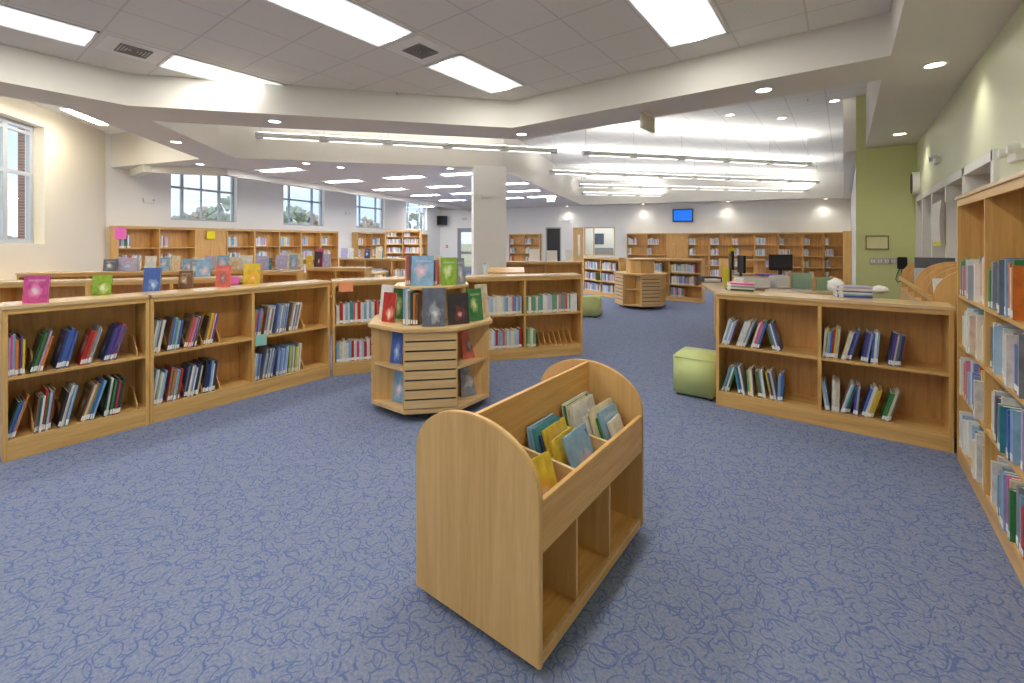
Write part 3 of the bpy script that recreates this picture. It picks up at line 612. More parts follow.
cl(case_a, [(3, 27.5, 1, ['yellow', 'white', 'lilac', 'pink', 'light blue', 'orange', 'brown', 'purple']), (30, 56, 14, ['dark green', 'green', 'brown', 'lilac', 'orange', 'white', 'green']), (56, 79.5, 13, ['navy', 'blue', 'blue', 'blue', 'blue', 'purple', 'pink']),
            (80, 104.5, 15, ['red', 'red', 'salmon', 'grey', 'white', 'white']), (104, 128, 16, ['navy', 'purple', 'blue', 'purple', 'salmon', 'blue'])], SH[1], 'upper shelf, case below pink book', **kw)
cl(case_a, [(4, 30, 15, ['dark green', 'blue', 'blue', 'grey', 'orange', 'purple']), (34, 57, 6, ['brown', 'teal', 'white', 'red', 'green', 'lilac']), (58, 79, 12, ['black', 'white', 'white', 'light blue', 'red', 'orange']),
            (81, 106, 16, ['brown', 'cream', 'orange', 'teal', 'blue', 'light blue']), (104, 127, 8, ['dark green', 'white', 'dark green', 'green', 'black', 'red', 'black'])], SH[0], 'lower shelf, case below pink book', **kw)
cl(case_b, [(151, 169, 10, ['white', 'white', 'light blue', 'brown', 'white']), (168, 186, 9, ['brown', 'blue', 'light blue', 'green', 'light blue']), (185, 205, 14, ['brown', 'red', 'red', 'pink', 'blue', 'white']), (204, 220, 12, ['brown', 'yellow', 'orange', 'lilac', 'purple'])], SH[1], 'upper shelf, case below red book', **kw)
cl(case_b, [(151, 169, 9, ['light blue', 'white', 'grey', 'lime', 'white', 'light blue']), (168, 186, 8, ['red', 'green', 'orange', 'light blue', 'green', 'white']), (185, 205, 10, ['navy', 'black', 'white', 'grey', 'blue', 'white']), (204, 220, 7, ['black', 'navy', 'navy', 'light blue', 'white'])], SH[0], 'lower shelf, case below red book', **kw)
cl(case_b, [(252, 266, 9, ['green', 'red', 'salmon', 'purple', 'blue']), (265, 278, 9, ['brown', 'navy', 'white', 'light blue']), (277, 291, 8, ['blue', 'light blue', 'grey', 'white']), (290, 303, 11, ['brown', 'cream', 'white', 'blue', 'white'])], SH[1], 'upper shelf, bay below yellow book', **kw)
cl(case_b, [(252, 263, 6, ['blue', 'blue', 'white', 'light blue']), (264, 278, 10, ['grey', 'light blue', 'navy', 'white']), (277, 290, 6, ['blue', 'light blue', 'light blue']), (290, 303, 4, ['lime', 'yellow', 'grey', 'white', 'black'])], SH[0], 'lower shelf, bay below yellow book', **kw)
# --- run beyond the carousel
c1, s1_ = math.cos(rad(61.4)), math.sin(rad(61.4))
case_c = bookcase('bookcase', (-5.24, 3.17, 0), rad(61.4), 2, BW, 1.22, .36, SH, 'low oak bookcase with orange paper taped on its top edge')
p_ = Vector((-3.20, 6.06, 0))-Vector((math.cos(rad(52.2)), math.sin(rad(52.2)), 0))*2*BW
case_d = bookcase('bookcase', tuple(p_), rad(52.2), 2, BW, 1.22, .36, SH, 'low oak bookcase with an empty slotted lower bay', fins=[(1, SH[0], [.25+.085*k for k in range(7)])])
kw = dict(h=(.24, .28), t=(.024, .042), d=(.18, .22), y=(.02, .04))
for bay in (0, 1):
    for zi, nm_ in ((1, 'upper'), (0, 'lower')):
        run(case_c, bay*BW+.04, (bay+1)*BW-.05-(.0), SH[zi], 0, mix(40, ('light blue', 'white', 'red')), place='%s shelf, %s bay, case with orange paper' % (nm_, ORD[bay]), **kw)
run(case_d, .04, BW-.03, SH[1], 0, mix(40, ('white', 'light blue')), place='upper shelf, first bay behind the carousel', **kw)
run(case_d, BW+.03, 2*BW-.05, SH[1], 0, mix(40, ('white', 'teal', 'green')), place='upper shelf over the empty slotted bay', **kw)
run(case_d, .04, BW-.03, SH[0], 0, mix(40, ('light blue', 'red')), place='lower shelf, first bay behind the carousel', **kw)
run(case_d, BW+.03, BW+.2, SH[0], 0, ['green', 'lime', 'white', 'green', 'teal', 'lime'], place='lower shelf beside the empty slots', **kw)
# --- right low case
case_r = bookcase('bookcase', (-1.09, 5.05, 0), 0, 2, .90, 1.19, .38, [.15, .64], 'low two-bay oak bookcase with mostly empty shelves beside the green ottoman')
X = lambda v: 690+v/2.97
def rr(lst, z, place):
    i = 0
    for a, b, tl, cols in lst:
        i = run(case_r, along(X(a), (-1.09, 5.05), (1, 0)), along(X(b), (-1.09, 5.05), (1, 0)), z, tl, cols, place=place, start=i, h=(.25, .29), t=(.012, .022), d=(.2, .24))
rr([(90, 138, 16, ['white', 'light blue', 'white', 'lilac']), (133, 188, 18, ['light blue', 'white', 'white', 'brown']), (178, 230, 16, ['white', 'pink', 'brown', 'blue', 'green']), (222, 274, -15, ['green', 'purple', 'white', 'blue'])], .64, 'upper shelf, bay behind green ottoman')
rr([(92, 137, 16, ['teal', 'blue', 'white', 'green']), (128, 166, -10, ['teal', 'blue', 'white']), (166, 190, -4, ['green', 'yellow', 'white']), (190, 226, -8, ['brown', 'green', 'light blue', 'white']), (222, 256, -10, ['yellow', 'navy', 'white', 'blue']), (258, 282, 2, ['light blue', 'blue', 'purple'])], .15, 'lower shelf, bay behind green ottoman')
rr([(392, 448, 5, ['white', 'yellow', 'light blue', 'blue', 'red', 'yellow']), (448, 512, 14, ['cream', 'white', 'purple', 'blue', 'light blue']), (506, 546, 9, ['navy', 'purple', 'light blue', 'green']), (536, 574, 4, ['blue', 'white', 'light blue', 'blue']), (588, 644, 8, ['navy', 'purple', 'white', 'slate'])], .64, 'upper shelf, bay by tall bookcase')
rr([(388, 420, -8, ['white', 'light blue']), (420, 446, 1, ['white', 'cream', 'white']), (446, 508, 16, ['white', 'light blue', 'green', 'navy']), (484, 512, 5, ['purple', 'light blue']), (508, 576, 15, ['blue', 'white', 'yellow', 'yellow', 'teal']), (568, 636, 15, ['green', 'green', 'cream', 'grey', 'white'])], .15, 'lower shelf, bay by tall bookcase')
# --- tall case on the right wall
TS = [.12, .54, .93, 1.31]
case_t = bookcase('bookcase', (.71, 4.93, 0), -PI/2, 3, .855, 2.08, .33, TS, 'tall oak bookcase packed with books along the green right wall', rail=.07)
tn = ['bottom shelf', 'second shelf up', 'third shelf up', 'top shelf']
for zi, z in enumerate(TS):
    for bay, (lo, hi) in enumerate(((.04, (.80, .74, .80, .84)[zi]), (.875, (1.63, 1.55, 1.60, 1.46)[zi]))):
        n0 = run(case_t, lo, lo+(hi-lo)*.5, z, (0, 2, 0, 3)[zi], mix(40, (('white', 'light blue'), ('white', 'blue'), ('light blue', 'white'), ('green', 'pink'))[zi]), h=(.22, .30), d=(.2, .27), t=(.02, .042), y=(.0, .06), place='%s, %s bay of tall bookcase' % (tn[zi], ORD[bay]))
        run(case_t, lo+(hi-lo)*.5, hi, z, 0, mix(40, (('grey', 'light blue'), ('blue', 'white'), ('light blue', 'white'), ('orange', 'white'))[zi]), h=(.24, .33), d=(.22, .30), t=(.02, .045), y=(-.02, .05), place='%s, %s bay of tall bookcase' % (tn[zi], ORD[bay]), start=n0)

# --- the book browser in front
def browser():
    x0, x1, y0, y1 = -1.68, -.956, 1.455, 2.58; xc = (x0+x1)/2; zb = .045
    e = empty('book_browser', (xc, (y0+y1)/2, 0), 0, 'maple book browser with rounded ends standing alone on the carpet', 'book browser')
    a = (x1-x0)/2; b = (y1-y0)/2; n = 28
    arc = [(a*math.cos(PI*i/n), .705+.262*math.sin(PI*i/n)**.92) for i in range(n+1)]
    prof = [(-a, zb), (a, zb)]+arc
    for s in (-1, 1):
        yy = s*b; MB().prism(prof, yy if s < 0 else yy-.026, yy+.026 if s < 0 else yy, 'xz').build('end_panel', [MAPV], e, bevel=.004)
    i0, i1 = -b+.026, b-.026
    MB().box(-.011, .011, i0, i1, zb+.03, .96).build('spine_panel', MAPY, e, bevel=.002)
    MB().box(-a+.01, a-.01, i0, i1, zb+.005, zb+.03).build('bottom_board', MAPY, e)
    for s in (-1, 1):
        A = lambda u0, u1: (min(s*u0, s*u1), max(s*u0, s*u1))
        p, q_ = A(a-.024, a-.002); MB().box(p, q_, i0, i1, .49, .70).build('trough_front', MAPY, e, bevel=.002)
        MB().prism([(s*.011, .48), (s*(a-.024), .50), (s*(a-.024), .515), (s*.011, .495)], i0, i1, 'xz').build('trough_floor', MAPY, e)
        for dy in (-.21+.005, .15):
            MB().prism([(s*.011, .49), (s*(a-.024), .51), (s*(a-.024), .675), (s*.011, .70)], dy-.008, dy+.008, 'xz').build('trough_divider', MAPX, e)
            p, q_ = A(.02, a-.03); MB().box(p, q_, dy-.009, dy+.009, zb+.03, .485).build('cubby_divider', MAPV, e)
        p, q_ = A(.165, .18); MB().box(p, q_, i0, i1, .5, .665).build('lengthwise_divider', MAPX, e)
        p, q_ = A(a-.03, a-.012); MB().box(p, q_, i0, i1, zb-.01, zb+.04).build('bottom_lip', MAPX, e)
    for sx in (-1, 1):
        for sy in (-1, 1):
            MB().cyl((sx*(a-.08), sy*(b-.1)-.012, .026), (sx*(a-.08), sy*(b-.1)+.012, .026), .026, 14).box(sx*(a-.08)-.015, sx*(a-.08)+.015, sy*(b-.1)-.015, sy*(b-.1)+.015, .03, .064).build('caster', BLACK, e)
    return e
bro = browser(); BC = bro.location
def bin_book(x, y, w, h, col, tilt, tw, k):
    # cover faces the open side (+x), top leans back on the spine panel
    M = Matrix.Translation((x, y, .522)) @ Matrix.Rotation(rad(tw), 4, 'Z') @ Matrix.Rotation(-rad(tilt), 4, 'Y') @ Matrix.Translation((0, 0, .002))
    add_book(M, .013, w, h, col, '%s picture book in the maple browser, %s counting from its near end' % (col, ORD[k]), 'picture books in the browser', face=True)
for k, (x, y, w, h, c_, tl, tw) in enumerate([
        (-1.235, 1.56, .17, .20, 'white', 16, 3), (-1.205, 1.60, .16, .17, 'light blue', 20, -4), (-1.185, 1.61, .17, .16, 'lime', 22, 2), (-1.165, 1.60, .18, .15, 'light blue', 24, -3),
        (-1.035, 1.555, .185, .25, 'yellow', 20, -6),
        (-1.245, 1.85, .25, .26, 'light blue', 10, 0), (-1.226, 1.86, .24, .25, 'light blue', 13, 2), (-1.208, 1.87, .24, .255, 'teal', 15, -2), (-1.188, 1.90, .2, .22, 'navy', 17, 0), (-1.17, 1.92, .23, .24, 'yellow', 18, 2),
        (-1.075, 1.86, .23, .235, 'yellow', 20, 3), (-1.05, 1.92, .2, .22, 'blue', 18, -3), (-1.025, 1.90, .24, .25, 'light blue', 20, 2),
        (-1.245, 2.20, .30, .275, 'white', 10, 0), (-1.226, 2.20, .28, .27, 'green', 12, 0), (-1.208, 2.21, .29, .27, 'cream', 14, 2), (-1.19, 2.22, .26, .26, 'white', 16, -2), (-1.17, 2.25, .26, .27, 'white', 18, 2),
        (-1.085, 2.20, .26, .24, 'white', 18, 2), (-1.065, 2.24, .27, .27, 'cream', 18, -2), (-1.045, 2.28, .2, .22, 'green', 19, 2), (-1.028, 2.29, .22, .25, 'light blue', 20, 0), (-1.005, 2.33, .17, .19, 'white', 20, 3)]):
    bin_book(x, y, w, h, c_, tl, tw, k)

# --- octagonal carousels
def carousel(cx, cy, rz, label, books=False):
    e = empty('display_carousel', (cx, cy, 0), rz, label, 'display carousel'); R = .60/math.cos(PI/8)
    oc = lambda R_, off=0: [(R_*math.cos(PI/8+i*PI/4+off), R_*math.sin(PI/8+i*PI/4+off)) for i in range(8)]
    MB().prism(oc(.42), .0, .085).build('base', BLACK, e)
    MB().prism(oc(R), .085, .125).build('bottom_board', MAPX, e, bevel=.004)
    MB().prism(oc(R+.035), .862, .90).build('deck', MAPX, e, bevel=.008)
    # core: four slatted faces (even) and four open bays (odd)
    for i in range(4):
        a = -PI/2+i*PI/2; M = Matrix.Rotation(a+PI/2, 4, 'Z'); hw = .60*math.tan(PI/8)
        mb = MB(); mb.box(-hw, hw, -.585, -.56, .125, .862, M=M)
        nb = 8; st = (.862-.125)/nb
        for k in range(nb): mb.box(-hw, hw, -.60, -.585, .125+k*st+.012, .125+(k+1)*st-.006, M=M)
        mb.build('slat_face', MAPX, e)
        MB().box(-hw+.01, hw-.01, -.589, -.586, .13, .86, M=Matrix.Rotation(a+PI/2, 4, 'Z')).build('slat_grooves', BLACK, e)
        for s in (-1, 1): MB().box(s*hw-.009, s*hw+.009, -.59, -.22, .125, .862, M=M).build('bay_side', MAPV, e)
        M2 = Matrix.Rotation(a+PI/2+PI/4, 4, 'Z')
        MB().prism([(-hw+.02, -.585), (hw-.02, -.585), (.20, -.33), (-.2, -.33)], .485, .51, M=M2).build('bay_shelf', MAPX, e)
        MB().box(-.23, .23, -.345, -.33, .125, .862, M=M2).build('bay_back', MAPV, e)
    MB().box(-.2, .2, -.2, .2, .90, 1.24).build('upper_core', MAPV, e)
    if not books:
        MB().prism(oc(.36), .9, 1.23).build('upper_drum', MAPV, e)
    MB().prism(oc(.42), 1.24, 1.268).build('upper_deck', MAPX, e, bevel=.006)
    return e
car = carousel(-3.594, 3.342, rad(36.87-14+ 23), 'octagonal maple display carousel covered with face-out picture books', True)
car2 = carousel(-4.32, 11.38, rad(36.87-12+22.5), 'empty octagonal maple display carousel near the far low shelves')
# face-out books: placed by column, depth and bottom height
def face_book(px, Z, z, w, h, col, yaw=0, lean=8, t=.015, label='', group=None, wd=None):
    p = CW(px, Z, z); base = rad(36.87)  # facing the room's view line
    M = Matrix.Translation(p) @ Matrix.Rotation(base+rad(yaw), 4, 'Z') @ Matrix.Rotation(-rad(lean), 4, 'X') @ Matrix.Translation((-w/2, 0, 0)) @ Matrix.Rotation(-PI/2, 4, 'Z')
    add_book(M, t, w, h, col, label, group or 'face-out display books', face=True)
D = .902
for px, Z, w_, h_, col, yaw, lb in [(388, 4.55, .16, .30, 'red', -25, 'red cover with white figure, on the carousel deck'), (385, 4.75, .16, .36, 'white', -25, 'tall white cover behind the red one, on the carousel deck'), (398, 4.75, .15, .37, 'green', -20, 'green cover behind the red one, on the carousel deck'),
        (434, 4.30, .225, .37, 'slate', 8, 'grey cover with yellow flower, middle of the carousel deck'), (459, 4.42, .215, .31, 'black', 26, 'dark grey cover beside the yellow-flower book, carousel deck'), (476, 4.62, .18, .33, 'green', 40, 'bright green cover, carousel deck edge'), (483, 4.8, .16, .36, 'cream', 40, 'cream cover behind the bright green one, carousel deck')]:
    face_book(px, Z, D, w_, h_, col, yaw, label='book with '+lb)
for i, (px, col) in enumerate([(404, 'light blue'), (406.5, 'white'), (409, 'grey'), (411.5, 'dark green'), (414, 'orange'), (416.5, 'brown')]):
    p = CW(px, 4.36, D); M = Matrix.Translation(p) @ Matrix.Rotation(rad(36.87-12), 4, 'Z'); add_book(M, .02, .18, .36-.012*i, col, '%s book, %s of the spines on the carousel deck' % (col, ORD[i]), 'spines on the carousel deck')
for px, Z, w_, h_, col, yaw, lb in [(422, 4.55, .23, .31, 'light blue', -2, 'pale blue and pink cover on top of the carousel'), (449, 4.62, .165, .29, 'lime', 12, 'lime green cover on top of the carousel'), (461, 4.7, .10, .28, 'grey', 30, 'pale grey cover on top of the carousel, beside the lime one'), (437.5, 4.72, .1, .30, 'cream', 8, 'cream cover on top of the carousel, behind the lime one')]:
    face_book(px, Z, 1.27, w_, h_, col, yaw, label='book with '+lb)
for i, (px, col) in enumerate([(405.8, 'salmon'), (407.8, 'red'), (409.6, 'black'), (436, 'red'), (433.9, 'navy')]):
    p = CW(px, 4.58, 1.27); M = Matrix.Translation(p) @ Matrix.Rotation(rad(36.87), 4, 'Z'); add_book(M, .014, .14, .31 if i < 3 else .26, col, '%s spine, %s of those on top of the carousel' % (col, ORD[i]), 'spines on top of the carousel')
for px, Z, z, w_, h_, col, yaw, lb in [(396, 4.42, .513, .14, .31, 'blue', -22, 'blue cover in the upper bay of the carousel, left of the slats'), (398, 4.42, .13, .13, .31, 'light blue', -22, 'white cover in the lower bay of the carousel, left of the slats'),
        (470.5, 4.62, .513, .19, .33, 'salmon', 36, 'red and green cover in the upper bay of the carousel'), (472, 4.62, .13, .25, .33, 'grey', 36, 'grey-green landscape cover in the lower bay of the carousel')]:
    face_book(px, Z, z, w_, h_, col, yaw, label='book with '+lb)
# on top of the left run
for px, py, w_, h_, col, lb in [(35.5, 303, .17, .225, 'pink', 'big pink'), (101.5, 294.5, .155, .185, 'lime', 'lime green'), (151.5, 291, .165, .235, 'blue', 'starry blue'), (185.5, 288, .145, .185, 'brown', 'brown'), (223, 287, .16, .235, 'salmon', 'salmon red'), (251.5, 284, .19, .24, 'yellow', 'yellow')]:
    Z = (EYE-1.222)*FPX/(py-HOR); p = CW(px, Z)
    face_book(px, Z, 1.222, w_, h_, col, 14 if px < 150 else 4, 6, label='%s face-out book standing on top of the long low bookcase' % lb)
for px, Z, z, w_, h_, col, lb in [(194, 6.45, 1.222, .12, .23, 'grey', 'grey cover on the second row of shelf tops'), (203, 6.4, 1.222, .2, .24, 'light blue', 'light blue cover on the second row of shelf tops')]:
    face_book(px, Z, z, w_, h_, col, 0, 6, label='book with '+lb)
# pale sign cards, papers
def card(px, py0, py1, Z, w, mat, name, label, yaw=0, t=.004):
    p = CW(px, Z, hz(py1, Z)); o = MB().box(-w/2, w/2, -t/2, t/2, 0, hz(py0, Z)-hz(py1, Z)).build(name, mat); o.matrix_world = MR(p, rad(36.87+yaw)); tag(o, label, 'sign card'); return o
ORANGE = plain('orange_paper', (244, 160, 112), .8); PINKP = plain('pink_paper', (246, 120, 196), .8); YELP = plain('yellow_paper', (244, 224, 40), .8); TEALP = plain('teal_paper', (150, 206, 196), .8)
o = MB().box(.07, .24, -.016, -.013, 1.075, 1.205).build('paper_sign', ORANGE); o.matrix_world = case_c.matrix_basis; tag(o, 'orange paper taped to the top edge of a low bookcase', 'sign')
o = MB().box(BW+.02, BW+.14, -.003, .0, .555, .68).build('shelf_card', TEALP); o.matrix_world = case_b.matrix_basis; tag(o, 'teal card hanging on the middle shelf of a low bookcase', 'sign')
card(235, 276.5, 284.5, 5.9, .1, PINKP, 'shelf_card', 'pink card behind the salmon red book')

# ------------------------------------------------------------------ further low shelving on the left
def low(px_or_p, rz, nb, label, bw=BW, shelves=None, **k): return bookcase('bookcase', px_or_p, rad(rz), nb, bw, 1.22, .3, shelves or SH, label, **k)
r2a = low((-8.93, -.17, 0), 53.9, 2, 'low oak bookcase in the second row, nearer the cream wall')
r2b = low((-8.93+2*BW*.589, -.17+2*BW*.808, 0), 53.9, 2, 'low oak bookcase in the second row, behind the blue book')
r3a = low((-10.5, .92, 0), 52.5, 2, 'low oak bookcase in the third row, by the cream wall')
r3b = low((-10.5+2*BW*.609, .92+2*BW*.793, 0), 52.5, 2, 'low oak bookcase in the third row, topped with display books')
run(r2a, 1.0, 1.25, SH[0], 0, ['navy', 'brown', 'black', 'purple'], place='lower shelf of the second row', h=(.2, .25))
cw = bookcase('bookcase', (-12.5, 1.15, 0), math.atan2(-cd.y, -cd.x)+PI, 3, BW, 1.0, .3, [.12, .55], 'low oak bookcase pushed against the cream wall under the big window')
cwM = MC @ Matrix.Translation((1.3, -.36, 0)); cw.location = cwM.translation; cw.rotation_euler.z = math.atan2(cd.y, cd.x)+PI
cw.location = (MC @ Vector((1.2+3*BW, -.34, 0)))
r4 = low((-12.4, 7.7, 0), 20, 4, 'long low oak bookcase in the window wing before the far windows')
for i in range(4): run(r4, i*BW+.06, i*BW+.06+random.uniform(.2, .7), SH[1], 0, mix(20, ('cream',)), place='upper shelf of the wing bookcase', h=(.2, .26))
# display books on row three and row two
for i, (px, w_, h_, col) in enumerate([(110, .22, .2, 'slate'), (126, .36, .22, 'lilac'), (136, .15, .2, 'white'), (150, .18, .25, 'white'), (164, .16, .22, 'light blue'), (175, .16, .25, 'cream'), (188, .2, .2, 'light blue'), (198, .2, .22, 'white'), (210, .15, .25, 'lilac'), (222, .19, .25, 'light blue'), (235, .2, .22, 'cream'), (246, .22, .25, 'white'), (262, .22, .24, 'lilac'), (268, .13, .2, 'teal'), (281, .2, .25, 'lilac'), (293, .14, .26, 'light blue')]):
    p0 = r3a.location; s = along(px, (p0.x, p0.y), (.609, .793))
    if s > 3.5: s = 3.5; p = Vector((p0.x+.609*3.5, p0.y+.793*3.5, 0)); Z = depth(p)
    p = Vector((p0.x+.609*s, p0.y+.793*s, 0)); Z = depth(p)+.12
    face_book(px, Z if px < 250 else 7.9+.004*(px-250), 1.222, w_, h_, col, 5, 6, label='%s cover, %s of the display books on third row tops' % (col, ORD[i]))
# single small units seen beyond the yellow book
sm = low(tuple(CW(261, 7.55)), 45, 1, 'single-bay low oak bookcase beyond the yellow book', bw=.6)
sm2 = low(tuple(CW(306, 8.6)), 30, 2, 'short low oak bookcase between display rows', bw=.6)
for i, (px, w_, h_, col) in enumerate([(294, .36, .27, 'cream'), (309, .13, .22, 'yellow'), (318, .16, .3, 'black'), (320, .12, .36, 'pink'), (327, .14, .25, 'lilac')]):
    face_book(px, 8.75, 1.222, w_, h_, col, -5, 6, label='%s cover, %s on the short low bookcase' % (col, ORD[i]))
for i, (px, w_, h_, col) in enumerate([(344, .2, .3, 'lilac'), (350, .2, .3, 'white'), (367, .16, .28, 'navy'), (379, .18, .35, 'cream'), (381.5, .1, .24, 'teal')]):
    face_book(px, 12.9, 1.222, w_, h_, col, -5, 6, label='%s cover, %s on the wing bookcase top' % (col, ORD[i]))
# pale table
def table(name, loc, rz, L, W, H, mat, label, cat='table', topt=.04):
    e = empty(name, loc, rz, label, cat); box('tabletop', 0, L, 0, W, H-topt, H, mat, e, bevel=.006)
    for x in (.05, L-.1):
        for y in (.05, W-.1): MB().box(x, x+.05, y, y+.05, 0, H-topt).build('leg', OAKV, e)
    return e
table('reading_table', tuple(CW(323, 9.0)), rad(30), 1.1, .7, 1.08, OAKT, 'pale counter-height reading table behind the low bookcases')

# ------------------------------------------------------------------ tall shelves on the walls
TSF = [.12, .60, 1.08, 1.56]
def fill(case, nb, bw, shelves, density, place, cols=('white', 'light blue', 'grey', 'white', 'lilac'), hh=(.24, .32)):
    for b in range(nb):
        for zi, z in enumerate(shelves):
            f = random.uniform(.25, .95)*density
            if f < .15: continue
            run(case, b*bw+.04, b*bw+.04+(bw-.09)*min(1, f), z, 0, mix(30, cols), place=place, h=hh, t=(.02, .045), d=(.14, .18), y=(.03, .08))
P0 = W0+gd*.33+ge*.1
wn = ['beside the cream corner', 'under the four-light window', 'under the second window', 'beyond the second window']
for u in range(4):
    p = P0+ge*(u*2*BW); c_ = bookcase('bookcase', tuple(p), GA+PI/2, 2, BW, 2.1, .3, TSF, 'tall oak bookcase on the window wall '+wn[u], blank=(0,) if u == 1 else ())
    c_['group'] = 'tall bookcases on the window wall'
    fill(c_, 2, BW, TSF[1:], (.8, .8, .7, 1)[u], 'tall window wall bookcases')
sB = along(358, P0, ge); n2 = 3
for u in range(n2):
    p = P0+ge*(sB+u*2*BW); c_ = bookcase('bookcase', tuple(p), GA+PI/2, 2, BW, 2.1, .3, TSF, 'tall oak bookcase under the third and fourth windows, %s from the column side' % ORD[n2-1-u]); fill(c_, 2, BW, TSF[1:], .8, 'tall bookcases under the far windows')
F0s = Vector((-8.43, 20.49, 0)); fn = ['below the blue screen side', 'beyond the blue screen', 'over the middle of the far wall', 'behind the circulation desk', 'at the corner of the far wall']
Lf = 8.23/9
for u, (n_, nb) in enumerate(zip(fn, (2, 2, 2, 2, 2))):
    p = F0s+gd*(u*2*Lf); bw_ = Lf if u < 4 else .76; c_ = bookcase('bookcase', tuple(p), GA, nb, bw_, 2.1, .3, TSF, 'tall oak bookcase on the far wall '+n_, blank=(0,) if u == 1 else ()); fill(c_, nb, bw_, TSF, .75, 'tall bookcases on the far wall')
c_ = bookcase('bookcase', (-.06, 22.3, 0), -PI/2, 2, .9, 2.1, .25, TSF, 'tall oak bookcase returning along the white side wall'); fill(c_, 2, .9, TSF, .8, 'return bookcase of the far corner')
s5 = along(509, F0s, gd); p = F0s+gd*s5; c_ = bookcase('bookcase', tuple(p), GA, 2, .85, 2.1, .3, TSF, 'tall oak bookcase on the far wall between column and dark doorway'); fill(c_, 2, .85, TSF, .7, 'bookcase between column and doorway')
# lilac media shelves in the wing
p = CW(385, 15.2); mc = bookcase('bookcase', tuple(p), rad(36.87), 2, .6, 2.1, .3, [.12, .42, .72, 1.02, 1.32, 1.62, 1.88], 'tall narrow bookcase packed with pale lilac spines in the wing')
fill(mc, 2, .6, [1.02, 1.32, 1.62, 1.88], 1.6, 'narrow lilac bookcase', cols=('lilac', 'lilac', 'white'), hh=(.17, .2))
# middle low shelves (48 inch, three shelves)
S3 = [.12, .47, .82]
m1 = bookcase('bookcase', (-6.96, 13.24, 0), rad(-24), 2, .85, 1.22, .3, S3, 'low three-shelf bookcase behind the empty carousel, full shelves')
m2 = bookcase('bookcase', (-5.02, 13.1, 0), 0, 2, BW, 1.22, .3, S3, 'low three-shelf bookcase behind the empty carousel, half-empty end')
for b in range(2):
    for zi, z in enumerate(S3):
        run(m1, b*.85+.04, b*.85+(.8, .62, .7)[zi], z, 0, mix(30, ('white', 'light blue', 'navy')), place='shelves behind the empty carousel', h=(.2, .26), t=(.015, .03))
        if not (b == 1 and zi == 0): run(m2, b*BW+.04, b*BW+(.3, .72, .7)[zi], z, 0, mix(30, ('white', 'cream', 'blue')), place='half-empty shelves behind the carousel', h=(.2, .26), t=(.015, .03))
run(m2, BW+.04, BW+.42, S3[0], 0, mix(10, ('light blue',)), place='half-empty shelves behind the carousel', h=(.24, .27))
# unit behind the C run, with white display easels
dirg = Vector((.8, .6, 0)); p = CW(583.6, 11.0)-dirg*(1.83+.9)
g1 = bookcase('bookcase', tuple(p), rad(36.87), 3, .9, 1.22, .3, SH, 'low oak bookcase with white easels on top, before the far doors')
def easel(px, py0, py1, Z, w, label):
    z0 = 1.222; h = hz(py0, Z)-z0; e = empty('easel_sign', tuple(CW(px, Z, z0)), rad(36.87), label, 'easel sign')
    MB().prism([(0, 0), (.004, 0), (.004+h*.25, h), (h*.25, h)], -w/2, w/2, 'yz').build('board', PAPER, e); MB().prism([(h*.5, 0), (h*.5+.006, 0), (h*.25+.006, h), (h*.25, h)], -.02, .02, 'yz').build('strut', PAPER, e)
easel(534.5, 249, 261, 11.1, .26, 'white tabletop easel nearest the column'); easel(552, 250.5, 261, 11.1, .27, 'white tabletop easel in the middle of three'); easel(569, 250, 261, 11.1, .17, 'narrow white tabletop easel before the maple door')
ds = empty('dictionary_stand', tuple(CW(489, 9.35)), rad(36.87), 'sloped oak dictionary stand beside the white column', 'book stand')
MB().box(0, .73, 0, .5, 0, 1.02).build('cabinet', OAKV, ds); MB().prism([(0, 1.02), (.5, 1.02), (.5, 1.15), (0, 1.07)], -.02, .75, 'yz').build('sloped_top', MAPV, ds)
# desk with white things beyond
tb = table('reading_table', tuple(CW(519, 17.5)), rad(20), 2.6, .9, .75, OAKT, 'oak reading table far behind the easels')
bt_ = empty('sanitizer_bottle', tuple(CW(485, 6.75, 1.222)), 0, 'small clear pump bottle on the low bookcase before the column', 'bottle'); MB().cyl((0, 0, 0), (0, 0, .13), .03, 12, .028).build('body', plain('pale_blue_plastic', (206, 220, 228), .2), bt_); MB().cyl((0, 0, .13), (0, 0, .17), .008, 8).box(-.02, .01, -.005, .005, .165, .175).build('pump', plain('teal_plastic', (110, 170, 190)), bt_)

# ------------------------------------------------------------------ ottomans
def ottoman(x, y, rz, s, h, label):
    e = empty('ottoman', (x, y, 0), rz, label, 'ottoman')
    MB().box(-s/2, s/2, -s/2, s/2, .025, h).build('cushion', VINYL, e, bevel=.028, smooth=True)
    mb = MB(); k = .0
    for z in (h-.035,): mb.tube([(-s/2-.001, -s/2+.02, z), (-s/2-.001, s/2-.02, z)], .003).tube([(-s/2+.02, -s/2-.001, z), (s/2-.02, -s/2-.001, z)], .003).tube([(s/2+.001, -s/2+.02, z), (s/2+.001, s/2-.02, z)], .003)
    mb.build('piping', VINYL, e)
    for a in (-1, 1):
        for b in (-1, 1): MB().cyl((a*(s/2-.05), b*(s/2-.05), 0), (a*(s/2-.05), b*(s/2-.05), .03), .02, 10).build('foot', BLACK, e)
ottoman(-1.335, 5.31, 0, .44, .47, 'pale green cube ottoman against the right low bookcase')
ottoman(-4.72, 9.3, rad(10), .46, .46, 'pale green cube ottoman beyond the low bookcases, near the empty carousel')

